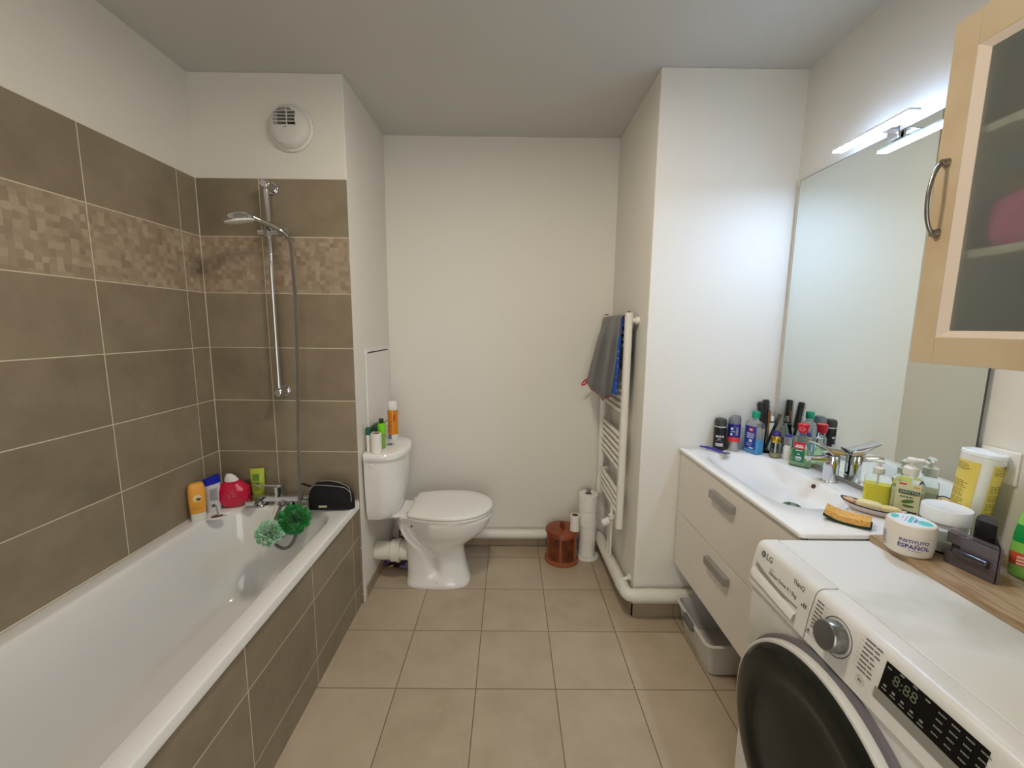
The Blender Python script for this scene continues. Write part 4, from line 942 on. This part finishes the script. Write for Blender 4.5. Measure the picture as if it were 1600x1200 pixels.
# display
b = B(); bars(b, on_panel(.5825,.8045,.0008), [(-.083,.079,-.0275,.0275)]); b.build('display', BLACK, cp)
b = B(); bars(b, on_panel(.5825,.7665,.001), [(-.088,.082,-.0100,.0105)]); b.build('display_sill', mat('sill_grey', (140,139,132), .35), cp)
b = B(); put_text(b, '8:88', .026, on_panel(.625,.812,.0012), .0001); b.build('display_digits', mat('digit_green', (92,102,78), .5), cp)
b = B(); rd = random.Random(11)
for (y, z, n_) in ((.657,.824,1),(.635,.829,1),(.612,.829,1),(.590,.826,1)): bars(b, on_panel(y,z,.0012), [(-.004,.004,-.0015,.0015)])
for k in range(5): bars(b, on_panel(.655-.0165*k,.790-.0005*k,.0012), [(-.003,.003,.0,.004),(-.005,.005,-.006,-.0035)])
for k in range(4):
    for r_ in range(4): bars(b, on_panel(.566-.020*k,.824-.0115*r_,.0012), small_print(-.007,.008,[0],.0028,k*5+r_))
b.build('display_print', mat('display_ink', (128,132,124), .5), cp)
# door
t2 = thing; DZ = .450; DX = .676
def xl(b, prof, n=72, cy=WC, cz=DZ):
    return b.loft([[(x, cy+r*cos(2*pi*j/n), cz+r*sin(2*pi*j/n)) for j in range(n)] for r, x in prof], True, True)
dd = xl(B(), [(.278,.6755),(.278,.664),(.272,.6605),(.268,.6605),(.262,.668),(.255,.668)]).build('door_surround', mat('door_recess_grey', (110,106,110), .35), t, angle=40)
door = xl(B(), [(.266,.6745),(.268,.660),(.268,.648),(.266,.643),(.2625,.6415),(.259,.642),(.255,.643)]).build('door', mat('door_rim_white', (214,212,208), .25), t, angle=40)
dg = mat('smoked_door_glass', (22,24,21), .16, ior=1.3, spot=((40,43,36), 6, .4, .7))
xl(B(), [(.2588,.6418),(.256,.638),(.238,.632),(.205,.629),(.195,.630),(.180,.636),(.172,.638),(.14,.636),(.0005,.633)]).build('door_glass', dg, door, angle=70)

# board behind / on the machine
BZ = .868
t = tag(B().box(.985, XR-.001, .10, 1.058, .8502, BZ).build('shelf_board', mat('oak_board', (176,150,118), .45, bump=.1, bscale=80, spot=((150,122,90), 9, .45, .62)), smooth=False, bevel=.001), 'light oak board lying along the wall on the machine top', 'shelf')
nt = _M['oak_board'].node_tree
for nn in nt.nodes:
    if nn.type == 'TEX_NOISE':
        mp = nt.nodes.new('ShaderNodeMapping'); mp.inputs['Scale'].default_value = (14, 1.2, 14); tcn = [x for x in nt.nodes if x.type == 'TEX_COORD'][0]
        nt.links.new(tcn.outputs['Object'], mp.inputs[0]); nt.links.new(mp.outputs[0], nn.inputs['Vector'])

t = thing('cream_tub', 'round cream-coloured cosmetic tub with turquoise lid label', 'cream tub', (1.011, .978, BZ))
q = Bottle([(0,.040,.040),(.004,.045,.045),(.026,.0485,.0485),(.052,.049,.049),(.0525,.0483,.0483),(.074,.048,.048),(.079,.046,.046),(.0805,.043,.043)], 2, 64)
CR = mat('cream_tub_plastic', (222,214,200), .35)
q.mesh(B(),0,.0524).build('body', CR, t); q.mesh(B(),.0526,.0805).build('lid', CR, t)
q2 = B()
B().lathe([(.0425,.0806),(.0422,.0812),(.0,.0813)], 56).build('lid_label', mat('lid_label_white', (226,234,238), .35), t)
AC = math.atan2(-.985, -1.045)      # direction from the tub to the viewer
def toptext(ang):  # lid plane, rotated
    U = Vector((cos(ang), sin(ang), 0)); V = Vector((-sin(ang), cos(ang), 0)); return lambda x, y, z: Vector((0,0,.0814))+U*x*.8+V*y*.8+Vector((0,0,z+.0002))
f = toptext(radians(-52)+pi/2*0)
b = B(); b.mi(0); b.loft([[f(.031+.018*cos(a), -.003+.020*sin(a), .0001) for a in [2*pi*i/24 for i in range(24)]]], True, False); bars(b, f, [(-.006,.003,-.030,.030)]); b.loft([[f(-.040+.010*cos(a), .0+.020*sin(a), .0001) for a in [2*pi*i/24 for i in range(24)]]], True, False)
b.mi(1); bars(b, f, [(.007,.009,-.024,.022),(.010,.0125,-.020,.016)]); bars(b, f, [(-.013,-.0115,-.028,.026),(-.022,-.0208,-.010,.018)])
b.build('lid_print', [mat('turquoise_print', (88,200,196), .4), mat('blue_violet_print', (86,90,170), .4)], t)
VI = mat('violet_ink', (62,48,136), .5)
ta = AC+radians(13)
b = B(); put_text(b, 'INSTITUTO', .0112, q.fn(ta,.0425), .0001, bold=.0002); put_text(b, 'ESPAÑOL', .0142, q.fn(ta,.0290), .0001, bold=.0003); bars(b, q.fn(ta+.12,.0195), small_print(-.014,.016,[0],.0012,3,1)); b.build('lettering', VI, t)
b = B(); bars(b, q.fn(AC-radians(62),.034), small_print(-.012,.012,[.012-.0038*i for i in range(9)],.0016,8)); b.build('small_print', mat('violet_pale', (110,104,140), .5), t)

t = thing('storage_jar', 'clear plastic jar with a wide white screw lid', 'jar', (1.111, .992, BZ))
q = Bottle([(0,.040,.040),(.004,.045,.045),(.066,.046,.046),(.072,.044,.044),(.076,.043,.043)], 2, 56)
q.mesh(B()).build('body', CLEAR_PL, t)
B().lathe([(.038,.004),(.041,.006),(.041,.030),(.036,.034)], 40).build('contents', mat('white_contents', (214,214,202), .6, bump=.5, bscale=40), t)
B().lathe([(.0465,.0762),(.0478,.078),(.0478,.108),(.046,.1115),(.044,.112),(.042,.111),(0,.111)], 56).build('lid', mat('lid_white', (232,234,236), .3), t)

# big upside-down bottle leaning
t = thing('lotion_bottle', 'big white bottle with yellow labels leaning upside down on the wall', 'bottle', (1.191, 1.018, BZ), radians(-40), None, radians(0), radians(0))
t.rotation_mode = 'XYZ'
q = Bottle([(0,.018,.018),(.004,.020,.020),(.030,.021,.021),(.034,.027,.027),(.060,.034,.034),(.085,.037,.037),(.235,.0400,.0400),(.243,.039,.039),(.246,.036,.036)], 2, 56)
tilt = Matrix.Rotation(radians(3.5), 4, 'Y')
def leaning(o): o.matrix_local = tilt; return o
leaning(q.mesh(B(),.0342,.246).build('body', mat('bottle_white', (226,226,218), .3), t))
leaning(q.mesh(B(),.0045,.034).build('cap', mat('grey_cap_2', (150,150,140), .35), t))
leaning(B().lathe([(.0395,.2405),(.0412,.243),(.0405,.250),(.036,.252),(.033,.248),(.0,.247)], 48).build('base_ring', mat('bright_white', (236,240,240), .3), t))
YL = mat('label_yellow', (226,206,104), .4)
b = B(); q.patch(b, radians(-128), radians(-100)-.02, .088, .226, .0006); q.patch(b, radians(-200), radians(-128), .088, .226, .0006)
leaning(b.build('label', YL, t))
b = B(); q.patch(b, radians(-70), radians(10), .088, .226, .0006); leaning(b.build('label', YL, t))
OL = mat('olive_ink', (120,112,40), .6)
b = B()
for a0, sd in ((radians(-146),1),(radians(-28),2)):
    rws = [.218-.004*i-.003*(i//5) for i in range(30)]
    rws = [r for i, r in enumerate(rws) if r > .092 and (i < 5 or i > 9)]
    bars(b, q.fn(a0, 0, .0009), [(x0,x1,y0,y1) for x0,x1,y0,y1 in small_print(-.024,.022,rws,.0016,sd)])
leaning(b.build('small_print', OL, t))
b = B(); put_text(b, '1 750 ml', .008, q.fn(radians(-30), .222, .0010), .0001); leaning(b.build('lettering', mat('olive_dark', (86,86,30), .6), t))

# smoked organiser
t = thing('acrylic_organiser', 'smoked dark acrylic organiser stand with stepped trays', 'organiser', (1.090, .886, BZ), radians(-82))
SM = mat('smoked_acrylic', (98,90,95), .14, trans=.3, ior=1.4, coat=.5)
SMD = mat('dark_acrylic', (34,30,32), .2, coat=.4)
b = B().box(-.050,.045,-.030,-.027,0,.030).box(-.050,.045,-.030,-.027,.052,.078).box(-.022,.045,-.030,-.027,.030,.052)
b.build('front_plate', SM, t, smooth=False, bevel=.0008)
B().cyl((-.030,-.034,.038),(.034,-.034,.038),.0085).build('front_roll', mat('dark_gloss_plastic', (48,44,50), .1, coat=1), t, bevel=.002)
def slab(pts, z0, z1): return B().loft([[(x,y,z0) for x,y in pts], [(x,y,z1) for x,y in pts]])
slab([(.0455,-.0265),(.0485,-.0245),(-.0045,.0460),(-.0075,.0440)], 0, .082).build('side_plate', SM, t, smooth=False, bevel=.0006)
slab([(-.048,-.0265),(.043,-.0265),(-.009,.0425),(-.048,.0425)], 0, .003).build('base_plate', SM, t, smooth=False)
slab([(-.048,-.0265),(.043,-.0265),(.033,-.0130),(-.048,-.0130)], .0785, .081).build('tray', SM, t, smooth=False)
B().box(-.048,-.008,.0432,.0460,.003,.104).build('rear_plate', SMD, t, smooth=False)
B().loft([[(-.028+.020*cos(a), yy, .1045+.018*sin(a)) for a in [pi*i/16 for i in range(17)]] for yy in (.0434,.0458)]).build('arched_back', SM, t)
slab([(-.044,-.022),(.030,-.022),(-.012,.036),(-.044,.036)], .0035, .052).build('drawer', SMD, t, smooth=False, bevel=.001)

# green shampoo at frame edge
t = thing('shampoo_bottle', 'bright green shampoo bottle with orange-red label at the frame edge', 'bottle', (1.182, .860, BZ), radians(-55))
q = Bottle([(0,.034,.020),(.004,.037,.023),(.05,.040,.025),(.10,.038,.024),(.14,.033,.021),(.165,.022,.016),(.172,.014,.012)], 2.6)
q.mesh(B()).build('body', mat('spring_green_plastic', (140,206,92), .3), t)
B().lathe([(.0145,.1722),(.015,.174),(.015,.20),(.013,.202)], 28).build('cap', mat('white_cap', (226,228,222), .3), t)
b = B(); b.mi(0); q.patch(b, radians(-160), radians(-60), .028, .058, .0006); b.mi(1); q.patch(b, radians(-160), radians(-70), .082, .122, .0006); b.mi(2); bars(b, q.flat(.043,.0012), [(-.026,.010,.004,.009),(-.026,.004,-.004,.001),(-.026,.0,-.011,-.007)])
b.build('label', [mat('coral_label', (214,90,60), .4), mat('emerald_label', (18,150,70), .4), mat('pale_coral_print', (240,190,170), .5)], t)

# socket
t = thing('power_socket', 'white round-faced wall socket above the board', 'socket', (XR, 1.003, 1.086))
B().box(-.007,0,-.042,.042,-.042,.042).build('plate', PLASTIC_W, t, smooth=False, bevel=.003, seg=3)
n = 40
B().loft([[(-x, r*cos(2*pi*j/n), r*sin(2*pi*j/n)) for j in range(n)] for r, x in ((.027,.0072),(.027,.0082),(.0245,.0082),(.022,.0045),(.0,.0044))], False, True).build('face', mat('socket_white', (226,224,214), .3), t, angle=30)
DK = mat('hole_dark', (30,28,28), .6)
for (y, z) in ((.0100,-.003),(-.0095,-.003),(.0,.0085)): B().cyl((-.0040,y,z),(-.0052,y,z),.0028,n=14).build('contact_hole', DK, t)
B().cyl((-.0085,.024,.004),(-.013,.024,.004),.0045,n=14).build('cover_clip', mat('pin_metal', (110,108,112), .3, metal=.5), t)

# ================================================================ STORAGE BOX under vanity
t = thing('storage_box', 'translucent white plastic box on the floor under the vanity', 'storage box', (1.0, 1.655, 0))
BOXP = mat('frosted_plastic', (218,215,209), .35, trans=.12, ior=1.2)
hx0, hy0 = .165, .130
B().loft([rrect(0,0,.002,hx0-.01,hy0-.005,.02,5,2), rrect(0,0,.006,hx0,hy0,.022,5,2), rrect(.0,0,.150,hx0+.028,hy0+.024,.026,5,2), rrect(.0,0,.150,hx0+.038,hy0+.034,.03,5,2), rrect(.0,0,.156,hx0+.040,hy0+.036,.03,5,2), rrect(.0,0,.157,hx0+.026,hy0+.022,.026,5,2), rrect(0,0,.150,hx0+.024,hy0+.020,.024,5,2), rrect(0,0,.010,hx0-.006,hy0-.006,.02,5,2)]).build('tub', BOXP, t, angle=40)
B().box(-.214,-.196,-.045,.045,.126,.162).build('clip_handle', mat('slate_plastic', (98,100,104), .4), t, bevel=.008, seg=3)

# ================================================================ WALL CABINET
CX, CY0, CY1, CZ0, CZ1 = .930, .560, .960, 1.348, 2.056
t = thing('wall_cabinet', 'birch wall cabinet with a frosted glass door on the right', 'cabinet', (0,0,0))
BIRCH = mat('birch_veneer', (196,176,145), .42, bump=.06, bscale=60, spot=((184,161,126), 6, .4, .7))
BEV = mat('birch_bevel', (218,202,186), .35)
B().box(CX+.022,XR-.001,CY0,CY0+.016,CZ0,CZ1).box(CX+.022,XR-.001,CY1-.016,CY1,CZ0,CZ1).box(CX+.022,XR-.001,CY0+.016,CY1-.016,CZ0,CZ0+.016).box(CX+.022,XR-.001,CY0+.016,CY1-.016,CZ1-.016,CZ1).box(XR-.006,XR-.001,CY0+.016,CY1-.016,CZ0+.016,CZ1-.016).build('carcass', mat('cabinet_white', (210,206,196), .5), t, smooth=False)
for z in (1.578, 1.822): B().box(CX+.024,XR-.007,CY0+.017,CY1-.017,z-.008,z+.008).build('shelf', mat('shelf_white', (240,236,224), .45), t, smooth=False)
SW, BW = .051, .024      # stile and bevel widths
door = B()
iy0, iy1, iz0, iz1 = CY0+SW, CY1-SW, CZ0+SW+.006, CZ1-SW-.018
door.box(CX,CX+.020,CY0,iy0,CZ0,CZ1).box(CX,CX+.020,iy1,CY1,CZ0,CZ1).box(CX,CX+.020,iy0,iy1,CZ0,iz0).box(CX,CX+.020,iy0,iy1,iz1,CZ1)
door = door.build('door', BIRCH, t, smooth=False, bevel=.0012)
b = B(); o_ = [(CX+.0005,iy0,iz0),(CX+.0005,iy1,iz0),(CX+.0005,iy1,iz1),(CX+.0005,iy0,iz1)]; g2 = .018
i_ = [(CX+.010,iy0+g2,iz0+g2*.8),(CX+.010,iy1-g2,iz0+g2*.8),(CX+.010,iy1-g2,iz1-g2*.8),(CX+.010,iy0+g2,iz1-g2*.8)]
k_ = [(CX+.020,p[1],p[2]) for p in i_]
b.loft([o_, i_, k_, [(CX+.020,p[1],p[2]) for p in o_]], False, False); b.build('bevel_frame', BEV, door, smooth=False)
B().box(CX+.0105,CX+.0145,iy0+g2-.004,iy1-g2+.004,iz0+g2*.8-.004,iz1-g2*.8+.004).build('glass_pane', mat('frosted_glass', (210,214,208), .33, trans=.88, ior=1.16), door, smooth=False)
hz0, hz1, hyy = 1.630, 1.775, .938
B().tube([(CX+.0,hyy,hz1),(CX-.014,hyy,hz1-.004),(CX-.026,hyy,hz1-.03),(CX-.031,hyy,(hz0+hz1)/2),(CX-.026,hyy,hz0+.03),(CX-.014,hyy,hz0+.004),(CX,hyy,hz0)], .0042, 12).cyl((CX,hyy,hz1),(CX-.012,hyy,hz1),.0095,.007).cyl((CX,hyy,hz0),(CX-.012,hyy,hz0),.0095,.007).build('handle', BRUSHED, door)
# contents seen blurred through the glass
def blurred(name, label, cat, loc, size, col, seed):
    rs = []; sx, sy, sz = size
    for i in range(9):
        s = i/8; k = (1-abs(2*s-1)**6)**.25 if 0 < s < 1 else .75
        rs.append([(sx*k*spow(cos(2*pi*j/24),.7)+.004*noise.noise(Vector((j*.5,i,seed))), sy*k*spow(sin(2*pi*j/24),.7)+.004*noise.noise(Vector((j*.4,i,seed+3))), s*sz) for j in range(24)])
    o = B().loft(rs).build(name, mat(name+'_mat_%d' % seed, col, .7), angle=60); o.location = loc; return tag(o, label, cat)
blurred('folded_cloth', 'magenta folded bundle blurred behind the frosted cabinet glass', 'cloth', (1.035, .790, 1.5862), (.070,.118,.105), (226,84,162), 1)
blurred('folded_cloth', 'ochre folded cloth on the magenta bundle behind the cabinet glass', 'cloth', (1.035, .790, 1.6915), (.066,.085,.024), (170,140,70), 2)
blurred('towel_stack', 'rust-brown bundle on the top cabinet shelf behind the glass', 'towels', (1.05, .79, 1.8302), (.075,.12,.13), (120,84,72), 3)
blurred('toiletry_pouch', 'small dark red pouch low in the cabinet behind the glass', 'pouch', (1.035, .72, 1.3642), (.07,.07,.07), (140,50,44), 4)
